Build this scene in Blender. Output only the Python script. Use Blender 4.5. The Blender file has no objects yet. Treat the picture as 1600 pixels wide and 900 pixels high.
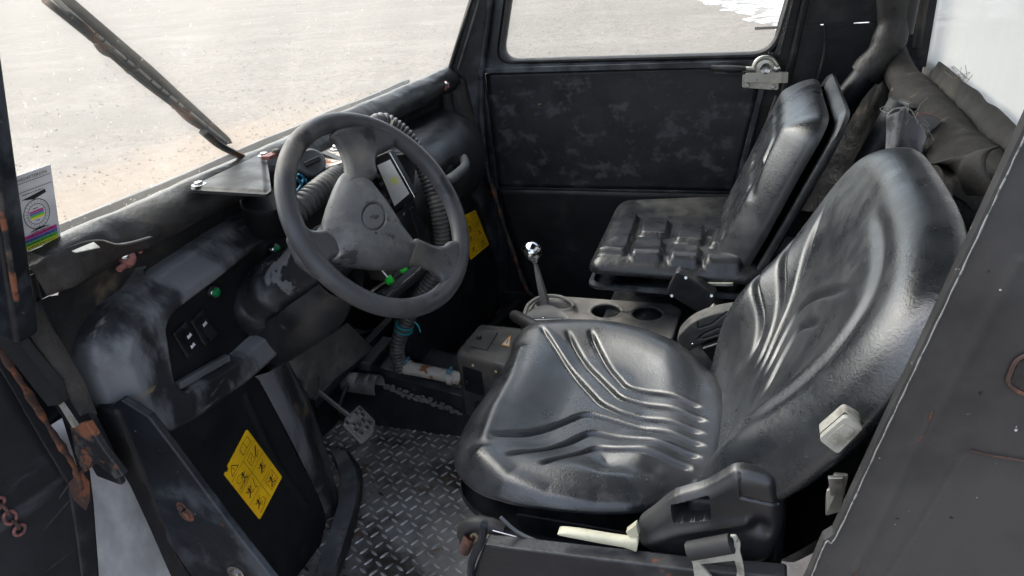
import bpy, math, random
import numpy as np
from mathutils import Vector, Matrix, noise
random.seed(7); rng = np.random.default_rng(7)
S = bpy.context.scene
PI = math.pi

# ------------------------------------------------------------------ camera
CAM = np.array([0.0, -0.55, 1.0]); FPX = 1116.0
RX = np.array([0.947, -0.063, 0.316]); RY = np.array([0.311, 0.431, -0.847])
RX = RX / np.linalg.norm(RX); RY = RY - RX * (RX @ RY); RY = RY / np.linalg.norm(RY)
RZ = np.cross(RX, RY)
ROT = np.array([RX, RY, RZ])
cd = bpy.data.cameras.new('camera'); co = bpy.data.objects.new('camera', cd); S.collection.objects.link(co)
cd.sensor_width = 36; cd.lens = 36 * FPX / 1600; cd.clip_start = 0.02; cd.clip_end = 2000
m = Matrix([list(ROT[i]) + [float(CAM[i])] for i in range(3)] + [[0, 0, 0, 1]])
co.matrix_world = m; S.camera = co

# ------------------------------------------------------------------ light
SUN_EL, SUN_ROT = math.radians(48), math.radians(285)
w = bpy.data.worlds.new('World'); S.world = w; w.use_nodes = True
nt = w.node_tree; nt.nodes.clear()
sky = nt.nodes.new('ShaderNodeTexSky'); sky.sky_type = 'NISHITA'; sky.sun_disc = False
sky.sun_elevation = SUN_EL; sky.sun_rotation = SUN_ROT
sky.air_density = 1.0; sky.dust_density = 4.0; sky.ozone_density = 1.0
hs = nt.nodes.new('ShaderNodeHueSaturation'); hs.inputs['Saturation'].default_value = 0.6
bg = nt.nodes.new('ShaderNodeBackground'); bg.inputs[1].default_value = 0.15
ow = nt.nodes.new('ShaderNodeOutputWorld')
nt.links.new(sky.outputs[0], hs.inputs['Color']); nt.links.new(hs.outputs[0], bg.inputs[0]); nt.links.new(bg.outputs[0], ow.inputs[0])
sd = bpy.data.lights.new('sun', 'SUN'); so = bpy.data.objects.new('sun', sd); S.collection.objects.link(so)
sd.energy = .8; sd.angle = math.radians(75); sd.color = (1, .97, .93)
# direction the light comes from: sky rotation r -> (sin r, cos r)
sdir = Vector((math.sin(SUN_ROT) * math.cos(SUN_EL), math.cos(SUN_ROT) * math.cos(SUN_EL), math.sin(SUN_EL)))
so.rotation_euler = sdir.to_track_quat('Z', 'Y').to_euler()
S.view_settings.view_transform = 'Standard'; S.view_settings.look = 'None'
S.view_settings.exposure = 1.9; S.view_settings.gamma = 1
S.render.engine = 'CYCLES'
S.cycles.max_bounces = 8; S.cycles.transparent_max_bounces = 12

# ------------------------------------------------------------------ measuring helpers (pixel of the photo -> point on a real plane)
def ray(px, py): return ROT @ np.array([px - 800, 450 - py, -FPX])
def at(px, py, **k):
    (a, v), = k.items(); i = 'xyz'.index(a); d = ray(px, py)
    return CAM + d * ((v - CAM[i]) / d[i])
def on(px, py, o, n):
    d = ray(px, py); return CAM + d * (((np.array(o) - CAM) @ np.array(n)) / (d @ np.array(n)))
def V(*a): return np.array(a, float)
def unit(a): a = np.array(a, float); return a / np.linalg.norm(a)

# ------------------------------------------------------------------ materials
_m = {}
def M(name, base, rough=.5, metal=0., layers=(), bump=(), spec=.36, coat=0., coat_rough=.1, alpha=None, emit=None):
    """layers: (colour, rough, scale(x,y,z) or float, lo, hi, detail); bump: (scale, strength, distance)"""
    if name in _m: return _m[name]
    mt = bpy.data.materials.new(name); mt.use_nodes = True
    t = mt.node_tree; N = t.nodes; L = t.links
    b = N['Principled BSDF']
    tc = N.new('ShaderNodeTexCoord')
    def noi(scale, detail=4, rough_=.55, seed=0):
        mp = N.new('ShaderNodeMapping')
        sc = (scale,) * 3 if not isinstance(scale, (tuple, list)) else scale
        mp.inputs['Scale'].default_value = sc; mp.inputs['Location'].default_value = (seed * 3.7, seed * 1.3, seed * 2.1)
        L.new(tc.outputs['Object'], mp.inputs['Vector'])
        n = N.new('ShaderNodeTexNoise'); n.inputs['Scale'].default_value = 1; n.inputs['Detail'].default_value = detail
        n.inputs['Roughness'].default_value = rough_
        L.new(mp.outputs[0], n.inputs['Vector']); return n.outputs['Fac']
    def mr(fac, lo, hi, a=0., c=1.):
        r = N.new('ShaderNodeMapRange'); r.interpolation_type = 'SMOOTHSTEP'
        r.inputs['From Min'].default_value = lo; r.inputs['From Max'].default_value = hi
        r.inputs['To Min'].default_value = a; r.inputs['To Max'].default_value = c
        L.new(fac, r.inputs['Value']); return r.outputs[0]
    col = N.new('ShaderNodeRGB'); col.outputs[0].default_value = (*base, 1); cur = col.outputs[0]
    rv = N.new('ShaderNodeValue'); rv.outputs[0].default_value = rough; cr = rv.outputs[0]
    # soft overall variation of tone and gloss
    vn = noi(9, 5, .6, 5)
    mx = N.new('ShaderNodeMix'); mx.data_type = 'RGBA'; mx.blend_type = 'MULTIPLY'
    mx.inputs[0].default_value = 1
    g = mr(vn, .3, .7, .72, 1.28); cb = N.new('ShaderNodeCombineColor')
    for i in range(3): L.new(g, cb.inputs[i])
    L.new(cur, mx.inputs[6]); L.new(cb.outputs[0], mx.inputs[7]); cur = mx.outputs[2]
    for i, (c, r, sc, lo, hi, det) in enumerate(layers):
        f = mr(noi(sc, det, .62, i + 1), lo, hi)
        mx = N.new('ShaderNodeMix'); mx.data_type = 'RGBA'; L.new(f, mx.inputs[0]); L.new(cur, mx.inputs[6])
        mx.inputs[7].default_value = (*c, 1); cur = mx.outputs[2]
        m2 = N.new('ShaderNodeMix'); m2.data_type = 'FLOAT'; L.new(f, m2.inputs[0]); L.new(cr, m2.inputs[2])
        m2.inputs[3].default_value = r; cr = m2.outputs[0]
    L.new(cur, b.inputs['Base Color'])
    # gloss variation
    rn = mr(noi(23, 5, .6, 9), .3, .7, -.08, .1); ad = N.new('ShaderNodeMath'); ad.operation = 'ADD'; ad.use_clamp = True
    L.new(cr, ad.inputs[0]); L.new(rn, ad.inputs[1]); L.new(ad.outputs[0], b.inputs['Roughness'])
    b.inputs['Metallic'].default_value = metal; b.inputs['Specular IOR Level'].default_value = spec
    b.inputs['Coat Weight'].default_value = coat; b.inputs['Coat Roughness'].default_value = coat_rough
    prev = None
    for i, bp in enumerate(bump):
        sc, st, ds = bp[:3]
        bn = N.new('ShaderNodeBump'); bn.inputs['Strength'].default_value = st; bn.inputs['Distance'].default_value = ds
        L.new(noi(sc, 6, .6, i + 12), bn.inputs['Height'])
        if prev: L.new(prev, bn.inputs['Normal'])
        prev = bn.outputs[0]
    if prev: L.new(prev, b.inputs['Normal'])
    if emit:
        b.inputs['Emission Color'].default_value = (*emit[0], 1); b.inputs['Emission Strength'].default_value = emit[1]
    _m[name] = mt; return mt

DUST = (.13, .12, .105); RUST = (.16, .055, .025); BRUST = (.20, .075, .038)
def mat_setup():
    M('vinyl', (.012, .0142, .017), .29, layers=(((.03, .032, .035), .44, 5, .40, .80, 4), ((.07, .07, .068), .6, (150, 150, 150), .66, .78, 3)),
      bump=((420, .45, .0007), (160, .2, .001)), spec=.9)
    M('vinyl_old', (.014, .015, .017), .33, layers=(((.035, .034, .032), .5, 7, .48, .7, 6), ((.12, .11, .09), .75, (22, 22, 22), .60, .74, 9)),
      bump=((450, .4, .0006), (30, .5, .004)), spec=.5)
    M('plastic', (.012, .013, .015), .38, layers=(((.032, .032, .032), .5, 7, .5, .72, 6), ((.09, .085, .078), .7, 60, .64, .78, 5), ((.13, .13, .13), .6, (8, 90, 30), .70, .76, 3)), bump=((600, .3, .0004),), spec=.7)
    M('plastic_deep', (.006, .0065, .008), .55, layers=(((.02, .02, .02), .6, 9, .55, .75, 5),), bump=((500, .3, .0004),))
    M('plastic_grey', (.21, .20, .185), .6, layers=(((.09, .088, .084), .6, 14, .5, .7, 6), ((.25, .23, .20), .8, 30, .58, .75, 6)), bump=((500, .3, .0004),))
    M('wheel_rubber', (.048, .049, .053), .40, layers=(((.10, .09, .08), .6, 8, .5, .7, 7), ((.022, .022, .024), .33, 14, .58, .66, 5), ((.015, .015, .015), .5, 70, .7, .76, 3)),
      bump=((420, .5, .0006), (60, .2, .001)))
    M('hub_plastic', (.07, .071, .074), .44, layers=(((.13, .125, .12), .6, 26, .48, .7, 8), ((.028, .028, .03), .32, (15, 15, 22), .58, .62, 5), ((.01, .01, .01), .4, 110, .66, .70, 3)),
      bump=((420, .6, .0007), (90, .3, .001)))
    M('rim_worn', (.022, .023, .026), .36, layers=(((.15, .155, .165), .44, (5, 12, 6), .43, .60, 9), ((.24, .18, .085), .6, (18, 7, 18), .60, .70, 9), ((.14, .14, .14), .5, (70, 12, 50), .60, .72, 5), ),
      bump=((300, .3, .0005), (50, .3, .001)))
    M('shroud', (.02, .021, .024), .30, layers=(((.13, .135, .145), .5, (11, 11, 11), .55, .575, 5), ((.1, .1, .1), .6, (60, 20, 60), .62, .75, 5)), bump=((300, .3, .0004),))
    M('paint_navy', (.012, .0145, .019), .33, layers=(((.055, .062, .072), .5, 10, .44, .62, 9), ((.25, .27, .29), .5, 90, .69, .74, 5), (RUST, .85, 30, .70, .75, 7)),
      bump=((200, .4, .0008), (35, .35, .002)))
    M('paint_black', (.012, .013, .016), .38, layers=(((.045, .046, .048), .55, 8, .5, .7, 7), (RUST, .85, 20, .67, .74, 6)), bump=((120, .4, .001), (18, .4, .004)))
    M('door_paint', (.014, .015, .018), .42, layers=(((.042, .046, .052), .6, (20, 5, 26), .52, .66, 10), ((.10, .10, .10), .6, (60, 10, 50), .68, .75, 4), ((.2, .13, .07), .8, 45, .74, .78, 3)),
      bump=((260, .35, .0006), (14, .3, .003)))
    M('rusty_edge', (.018, .019, .022), .45, layers=(((.07, .065, .06), .6, 30, .5, .65, 6), (BRUST, .9, (26, 26, 26), .50, .60, 8), ((.38, .2, .14), .9, 60, .66, .72, 4)),
      bump=((150, .8, .002),))
    M('rusty', (.065, .038, .03), .8, layers=((BRUST, .9, 40, .5, .65, 6), ((.03, .02, .02), .7, 60, .58, .7, 5)), bump=((200, .8, .0015),))
    M('rubber', (.02, .02, .021), .55, layers=(((.07, .065, .058), .75, 12, .5, .7, 6),), bump=((200, .4, .0006),))
    M('rubber_grey', (.085, .09, .095), .5, layers=(((.15, .15, .15), .6, 16, .5, .7, 6), ((.04, .04, .04), .6, 25, .6, .7, 5)), bump=((200, .3, .0005),))
    M('hose', (.055, .054, .053), .36, layers=(((.12, .11, .10), .6, 20, .5, .7, 5),), bump=((200, .2, .0004),))
    M('tarp', (.017, .017, .018), .40, layers=(((.04, .037, .033), .55, 6, .45, .68, 8), ((.11, .085, .06), .8, (12, 12, 12), .62, .76, 9)), bump=((420, .5, .0006), (26, .5, .006), (7, .5, .015)))
    M('tarp_dusty', (.034, .031, .029), .7, layers=(((.085, .075, .06), .85, 10, .45, .65, 8), ((.02, .02, .02), .7, 18, .6, .7, 6)), bump=((500, .7, .001), (30, .6, .005)))
    M('foam_dusty', (.042, .038, .034), .85, layers=(((.025, .023, .022), .85, 20, .5, .65, 8), ((.16, .13, .10), .9, 20, .6, .75, 8)), bump=((300, .9, .002),))
    M('plate_steel', (.24, .234, .225), .45, .35, layers=(((.045, .04, .036), .55, 8, .45, .65, 7), ((.15, .09, .055), .8, 12, .6, .72, 7), ((.4, .4, .41), .25, 5, .66, .74, 5)), bump=((220, .35, .0006),))
    M('tread_steel', (.6, .6, .6), .33, .6, layers=(((.07, .06, .055), .5, 10, .5, .65, 6),), bump=((220, .35, .0006),))
    M('steel', (.5, .5, .49), .28, 1., layers=(((.30, .28, .25), .5, 40, .55, .7, 5),), bump=((200, .2, .0004),))
    M('zinc', (.52, .51, .46), .36, .8, layers=(((.38, .36, .28), .5, 50, .5, .7, 5), ((.14, .10, .06), .8, 70, .68, .74, 4)), bump=((200, .25, .0004),))
    M('chrome', (.62, .63, .65), .07, 1., layers=(((.3, .3, .3), .3, 40, .62, .75, 4),))
    M('pipe_rusty', (.42, .39, .35), .5, .25, layers=(((.22, .09, .04), .85, (30, 30, 30), .53, .62, 7), ((.5, .49, .47), .4, 25, .6, .7, 4)), bump=((150, .5, .001),))
    M('pedal_steel', (.20, .195, .19), .5, .6, layers=(((.12, .07, .05), .85, 50, .60, .70, 6), ((.3, .31, .35), .35, 40, .6, .7, 4)), bump=((220, .5, .0008),))
    M('silicone', (.13, .125, .11), .75, bump=((160, 1, .004), (60, 1, .006)))
    M('dust_panel', (.07, .07, .068), .6, layers=(((.13, .125, .115), .7, 14, .45, .65, 7), ((.02, .02, .02), .6, 20, .62, .7, 6)), bump=((200, .4, .001),))
    M('side_panel', (.030, .030, .0305), .38, layers=(((.052, .051, .050), .46, 5, .4, .65, 8), ((.42, .41, .38), .7, 150, .72, .76, 2), ((.008, .008, .008), .4, 55, .70, .73, 3)),
      bump=((240, .3, .0005), (9, .25, .004)))
    M('chip_white', (.20, .205, .20), .7, layers=(((.08, .1, .09), .7, 150, .55, .62, 3),), bump=((300, 1, .001),))
    M('fender', (.75, .76, .78), .45, layers=(((.5, .51, .52), .5, (6, 6, 3), .45, .65, 5), ((.36, .36, .36), .5, 10, .58, .72, 5)), bump=((60, .2, .001),))
    M('white_plastic', (.27, .265, .23), .5, layers=(((.15, .14, .11), .7, 30, .48, .66, 8), ((.07, .06, .05), .8, 90, .66, .72, 4)))
    M('ivory', (.38, .37, .28), .42, layers=(((.35, .32, .24), .6, 40, .55, .7, 5),))
    M('yellow_label', (.98, .57, .008), .5, layers=(((.75, .46, .03), .6, 60, .6, .75, 5),))
    M('ink', (.05, .035, .01), .6); M('ink_red', (.5, .06, .02), .6); M('ink_grey', (.02, .02, .02), .6)
    M('white_paper', (.62, .62, .64), .6)
    M('magenta', (.52, .05, .24), .5); M('blue', (.10, .16, .45), .5); M('green', (.12, .5, .07), .5); M('yellow', (.72, .68, .03), .5)
    M('green_button', (.0, .23, .06), .3, spec=.6); M('green_handle', (.01, .42, .035), .35)
    M('blue_wire', (.02, .16, .28), .4); M('teal_clip', (.02, .22, .25), .4); M('blue_clamp', (.12, .30, .42), .35, .5)
    M('orange', (.7, .28, .01), .5); M('cream_dot', (.55, .42, .24), .6, layers=(((.3, .2, .1), .8, 120, .5, .65, 4),))
    M('screen', (.60, .61, .60), .16, layers=(((.55, .53, .08), .2, 28, .55, .62, 3), ((.22, .25, .30), .2, 18, .58, .7, 3)))  # yellow and blue-grey patches paint the screen's reflections into its colour
    M('coral', (.23, .09, .08), .6, layers=(((.10, .05, .05), .7, 90, .5, .65, 4),), bump=((200, .7, .001),))
    M('plastic_lit_dusty', (.04, .04, .04), .42, layers=(((.085, .078, .07), .6, 9, .45, .65, 8), ((.14, .06, .035), .7, 30, .68, .74, 5)), bump=((500, .3, .0004),))  # dusty plastic made paler to paint in the box's lit top
    M('cover_black', (.012, .013, .014), .5, layers=(((.03, .03, .03), .6, 12, .5, .7, 6),), bump=((500, .3, .0004),), spec=.3)
    M('cloth_grey', (.16, .16, .165), .75, layers=(((.05, .05, .052), .7, 20, .5, .65, 7),), bump=((500, .8, .001), (40, .4, .003)))
    M('fray', (.3, .29, .27), .8)
mat_setup()

def glass_mat(name, dustcol, lo, hi, stretch=(3, 3, .6), scale=1., tint=(.95, .97, .96), base=.10):
    mt = bpy.data.materials.new(name); mt.use_nodes = True; t = mt.node_tree; N = t.nodes; L = t.links; N.clear()
    o = N.new('ShaderNodeOutputMaterial'); tc = N.new('ShaderNodeTexCoord')
    mp = N.new('ShaderNodeMapping'); mp.inputs['Scale'].default_value = stretch; L.new(tc.outputs['Object'], mp.inputs[0])
    n = N.new('ShaderNodeTexNoise'); n.inputs['Scale'].default_value = scale; n.inputs['Detail'].default_value = 7; n.inputs['Roughness'].default_value = .6
    L.new(mp.outputs[0], n.inputs[0])
    r = N.new('ShaderNodeMapRange'); r.interpolation_type = 'SMOOTHSTEP'
    r.inputs['From Min'].default_value = .4; r.inputs['From Max'].default_value = .68; r.inputs['To Min'].default_value = lo; r.inputs['To Max'].default_value = hi
    L.new(n.outputs['Fac'], r.inputs[0])
    n2 = N.new('ShaderNodeTexNoise'); n2.inputs['Scale'].default_value = 160; L.new(tc.outputs['Object'], n2.inputs[0]); n2.inputs['Detail'].default_value = 3
    r2 = N.new('ShaderNodeMapRange'); r2.inputs['From Min'].default_value = .68; r2.inputs['From Max'].default_value = .72; r2.inputs['To Max'].default_value = .3
    L.new(n2.outputs['Fac'], r2.inputs[0])
    ad = N.new('ShaderNodeMath'); ad.operation = 'ADD'; ad.use_clamp = True; L.new(r.outputs[0], ad.inputs[0]); L.new(r2.outputs[0], ad.inputs[1])
    tr = N.new('ShaderNodeBsdfTransparent'); tr.inputs[0].default_value = (*tint, 1)
    df = N.new('ShaderNodeBsdfDiffuse'); df.inputs[0].default_value = (*dustcol, 1)
    tl = N.new('ShaderNodeBsdfTranslucent'); tl.inputs[0].default_value = (*dustcol, 1)
    m0 = N.new('ShaderNodeMixShader'); m0.inputs[0].default_value = .6; L.new(df.outputs[0], m0.inputs[1]); L.new(tl.outputs[0], m0.inputs[2])
    gl = N.new('ShaderNodeBsdfGlossy'); gl.inputs['Roughness'].default_value = .04
    m1 = N.new('ShaderNodeMixShader'); L.new(ad.outputs[0], m1.inputs[0]); L.new(tr.outputs[0], m1.inputs[1]); L.new(m0.outputs[0], m1.inputs[2])
    m2 = N.new('ShaderNodeMixShader'); m2.inputs[0].default_value = .035; L.new(m1.outputs[0], m2.inputs[1]); L.new(gl.outputs[0], m2.inputs[2])
    L.new(m2.outputs[0], o.inputs[0]); _m[name] = mt; return mt
glass_mat('glass', (.72, .69, .63), .06, .10, (2.0, 3., 1.0), 1.3)
glass_mat('rear_glass', (.92, .89, .80), .90, .99, (3, 3.5, 1.2), 2.2)

# ------------------------------------------------------------------ mesh builder
class MB:
    def __init__(s): s.v = []; s.f = []; s.mi = []; s.mats = []; s.cur = 0
    def mat(s, name):
        if name not in s.mats: s.mats.append(name)
        s.cur = s.mats.index(name); return s
    def add(s, vs, fs):
        b = len(s.v); s.v += [tuple(map(float, p)) for p in vs]
        for f in fs: s.f.append([b + i for i in f]); s.mi.append(s.cur)
        return s
    def box(s, c, size, ax=None):
        """ax: 3 unit axes rows"""
        A = np.eye(3) if ax is None else np.array(ax); c = np.array(c, float); h = np.array(size, float) / 2
        vs = [c + (A.T @ (h * np.array(k))) for k in [(-1,-1,-1),(1,-1,-1),(1,1,-1),(-1,1,-1),(-1,-1,1),(1,-1,1),(1,1,1),(-1,1,1)]]
        fl = [(0,3,2,1),(4,5,6,7),(0,1,5,4),(1,2,6,5),(2,3,7,6),(3,0,4,7)]
        if np.linalg.det(A) < 0: fl = [f[::-1] for f in fl]
        return s.add(vs, fl)
    def bar(s, a, b, w, h, up=(0, 0, 1)):
        a = np.array(a, float); b = np.array(b, float); d = b - a; L = np.linalg.norm(d); d /= L
        u = np.array(up, float); sd_ = unit(np.cross(u, d)); u2 = np.cross(d, sd_)
        return s.box((a + b) / 2, (L, w, h), [d, sd_, u2])
    def plate(s, pts, th, n=None):
        """polygon extruded by th against normal n (points given are the front face)"""
        P = [np.array(p, float) for p in pts]; k = len(P)
        nn = sum((np.cross(P[i] - P[0], P[i + 1] - P[0]) for i in range(1, k - 1)), np.zeros(3)); nn = unit(nn)
        if n is not None and nn @ np.array(n) < 0: P = P[::-1]; nn = -nn
        vs = P + [p - nn * th for p in P]
        fs = [list(range(k)), list(range(2 * k - 1, k - 1, -1))] + [[i, i + k, (i + 1) % k + k, (i + 1) % k] for i in range(k)]
        return s.add(vs, fs)
    def loft(s, rows, closed=False, capa=False, capb=False):
        n = len(rows[0]); vs = [p for r in rows for p in r]; fs = []
        for i in range(len(rows) - 1):
            for j in range(n if closed else n - 1):
                a = i * n + j; b = i * n + (j + 1) % n; fs.append([a, b, b + n, a + n])
        if capa: fs.append(list(range(n))[::-1])
        if capb: fs.append([(len(rows) - 1) * n + j for j in range(n)])
        return s.add(vs, fs)
    def tube(s, pts, r, n=12, closed=False, cap=True, flat=1., up=None):
        P = np.array(pts, float); K = len(P)
        R_ = np.array([r(i / (K - 1)) for i in range(K)]) if callable(r) else (np.array(r, float) if np.ndim(r) else np.full(K, r))
        T = np.zeros_like(P)
        for i in range(K):
            a = P[(i - 1) % K] if (closed or i > 0) else P[i]; b = P[(i + 1) % K] if (closed or i < K - 1) else P[i]
            T[i] = unit(b - a)
        u = np.array(up, float) if up is not None else (V(0, 0, 1) if abs(T[0][2]) < .9 else V(1, 0, 0))
        rows = []
        for i in range(K):
            u = unit(u - T[i] * (u @ T[i])); v = np.cross(T[i], u)
            rows.append([P[i] + R_[i] * (math.cos(t) * u * flat + math.sin(t) * v) for t in np.linspace(0, 2 * PI, n, endpoint=False)])
        if closed: rows.append(rows[0])
        return s.loft(rows, True, cap and not closed, cap and not closed)
    def lathe(s, o, ax, prof, n=24, sq=1., up=(0, 0, 1)):
        """prof: (distance along axis, radius)"""
        o = np.array(o, float); ax = unit(ax); u = np.array(up, float)
        if abs(ax @ unit(u)) > .95: u = V(1, 0, 0)
        u = unit(u - ax * (u @ ax)); v = np.cross(ax, u)
        rows = [[o + ax * d + r * (math.cos(t) * u + math.sin(t) * v * sq) for t in np.linspace(0, 2 * PI, n, endpoint=False)] for d, r in prof]
        return s.loft(rows, True, True, True)
    def grid(s, rows): return s.loft(rows)
    def build(s, name, mat=None, parent=None, smooth=35, bevel=0, seg=2, label=None, cat=None, group=None, kind=None, subsurf=0):
        me = bpy.data.meshes.new(name); me.from_pydata(s.v, [], s.f)
        names = s.mats or [mat]
        if s.mats and mat and s.mats == []: names = [mat]
        for k in names: me.materials.append(_m[k])
        if s.mats: me.polygons.foreach_set('material_index', s.mi)
        me.validate()
        me.update()
        if smooth is not None:
            me.polygons.foreach_set('use_smooth', [True] * len(me.polygons))
            if smooth < 180: me.set_sharp_from_angle(angle=math.radians(smooth))
        o = bpy.data.objects.new(name, me); S.collection.objects.link(o)
        if bevel:
            bm_ = o.modifiers.new('bevel', 'BEVEL'); bm_.width = bevel; bm_.segments = seg; bm_.limit_method = 'ANGLE'; bm_.angle_limit = math.radians(30)
            bm_.harden_normals = True
        if subsurf:
            sm = o.modifiers.new('sub', 'SUBSURF'); sm.levels = subsurf; sm.render_levels = subsurf
        if parent is not None: adopt(o, parent)
        return tag(o, label, cat, group, kind)
def wloc(o):
    l = Vector(o.location)
    while o.parent: o = o.parent; l += Vector(o.location)
    return l
def adopt(o, parent):
    o.parent = parent; o.location = -wloc(parent)
def tag(o, label=None, cat=None, group=None, kind=None):
    if label: o['label'] = label
    if cat: o['category'] = cat
    if group: o['group'] = group
    if kind: o['kind'] = kind
    return o
def empty(name, loc, label, cat, group=None):
    o = bpy.data.objects.new(name, None); S.collection.objects.link(o); o.location = [float(a) for a in loc]; o.empty_display_size = .05
    return tag(o, label, cat, group)

def spline(pts, n):
    """Catmull-Rom through the points"""
    P = [np.array(p, float) for p in pts]; P = [2 * P[0] - P[1]] + P + [2 * P[-1] - P[-2]]; out = []
    segs = len(P) - 3; per = max(2, int(math.ceil(n / segs)))
    for i in range(segs):
        p0, p1, p2, p3 = P[i:i + 4]
        for k in range(per):
            t = k / per
            out.append(.5 * (2 * p1 + (p2 - p0) * t + (2 * p0 - 5 * p1 + 4 * p2 - p3) * t * t + (3 * p1 - p0 - 3 * p2 + p3) * t ** 3))
    out.append(P[-2]); return np.array(out)
def cspline(pts, n):
    P = [np.array(p, float) for p in pts]; K = len(P); out = []; per = max(2, n // K)
    for i in range(K):
        p0, p1, p2, p3 = P[i - 1], P[i], P[(i + 1) % K], P[(i + 2) % K]
        for k in range(per):
            t = k / per
            out.append(.5 * (2 * p1 + (p2 - p0) * t + (2 * p0 - 5 * p1 + 4 * p2 - p3) * t * t + (3 * p1 - p0 - 3 * p2 + p3) * t ** 3))
    return np.array(out)
def roundpoly(pts, r, n=6):
    """round every corner of a polygon (any dimension)"""
    P = [np.array(p, float) for p in pts]; K = len(P); out = []
    for i in range(K):
        a, b, c = P[i - 1], P[i], P[(i + 1) % K]; rr = r[i] if np.ndim(r) else r
        rr = min(rr, .45 * np.linalg.norm(a - b), .45 * np.linalg.norm(c - b))
        p = b + unit(a - b) * rr; q = b + unit(c - b) * rr
        for t in np.linspace(0, 1, n + 1): out.append((1 - t) ** 2 * p + 2 * t * (1 - t) * b + t * t * q)
    return np.array(out)
def pdist(X, Y, pts, closed=False):
    """distance of arrays to a polyline, with the position 0..1 along it"""
    P = np.array(pts, float)
    if closed: P = np.vstack([P, P[:1]])
    best = np.full(X.shape, 1e9); tt = np.zeros(X.shape); nx = np.zeros(X.shape); ny = np.zeros(X.shape)
    sl = np.linalg.norm(np.diff(P, axis=0), axis=1); cum = np.concatenate([[0], np.cumsum(sl)]); tot = cum[-1]
    for i in range(len(P) - 1):
        d = P[i + 1] - P[i]; L2 = d @ d
        if L2 < 1e-14: continue
        t = np.clip(((X - P[i][0]) * d[0] + (Y - P[i][1]) * d[1]) / L2, 0, 1)
        qx = P[i][0] + t * d[0]; qy = P[i][1] + t * d[1]; D = np.hypot(X - qx, Y - qy); m_ = D < best
        best[m_] = D[m_]; tt[m_] = (cum[i] + t[m_] * sl[i]) / tot; nx[m_] = qx[m_]; ny[m_] = qy[m_]
    return best, tt, nx, ny
def inside(X, Y, pts):
    P = np.array(pts, float); c = np.zeros(X.shape, bool); n = len(P)
    for i in range(n):
        x1, y1 = P[i - 1]; x2, y2 = P[i]
        if y1 == y2: continue
        k = ((y1 > Y) != (y2 > Y)) & (X < (x2 - x1) * (Y - y1) / (y2 - y1) + x1); c ^= k
    return c
def sdf(X, Y, pts):
    d, _, nx, ny = pdist(X, Y, pts, True); return np.where(inside(X, Y, pts), d, -d), nx, ny
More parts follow.
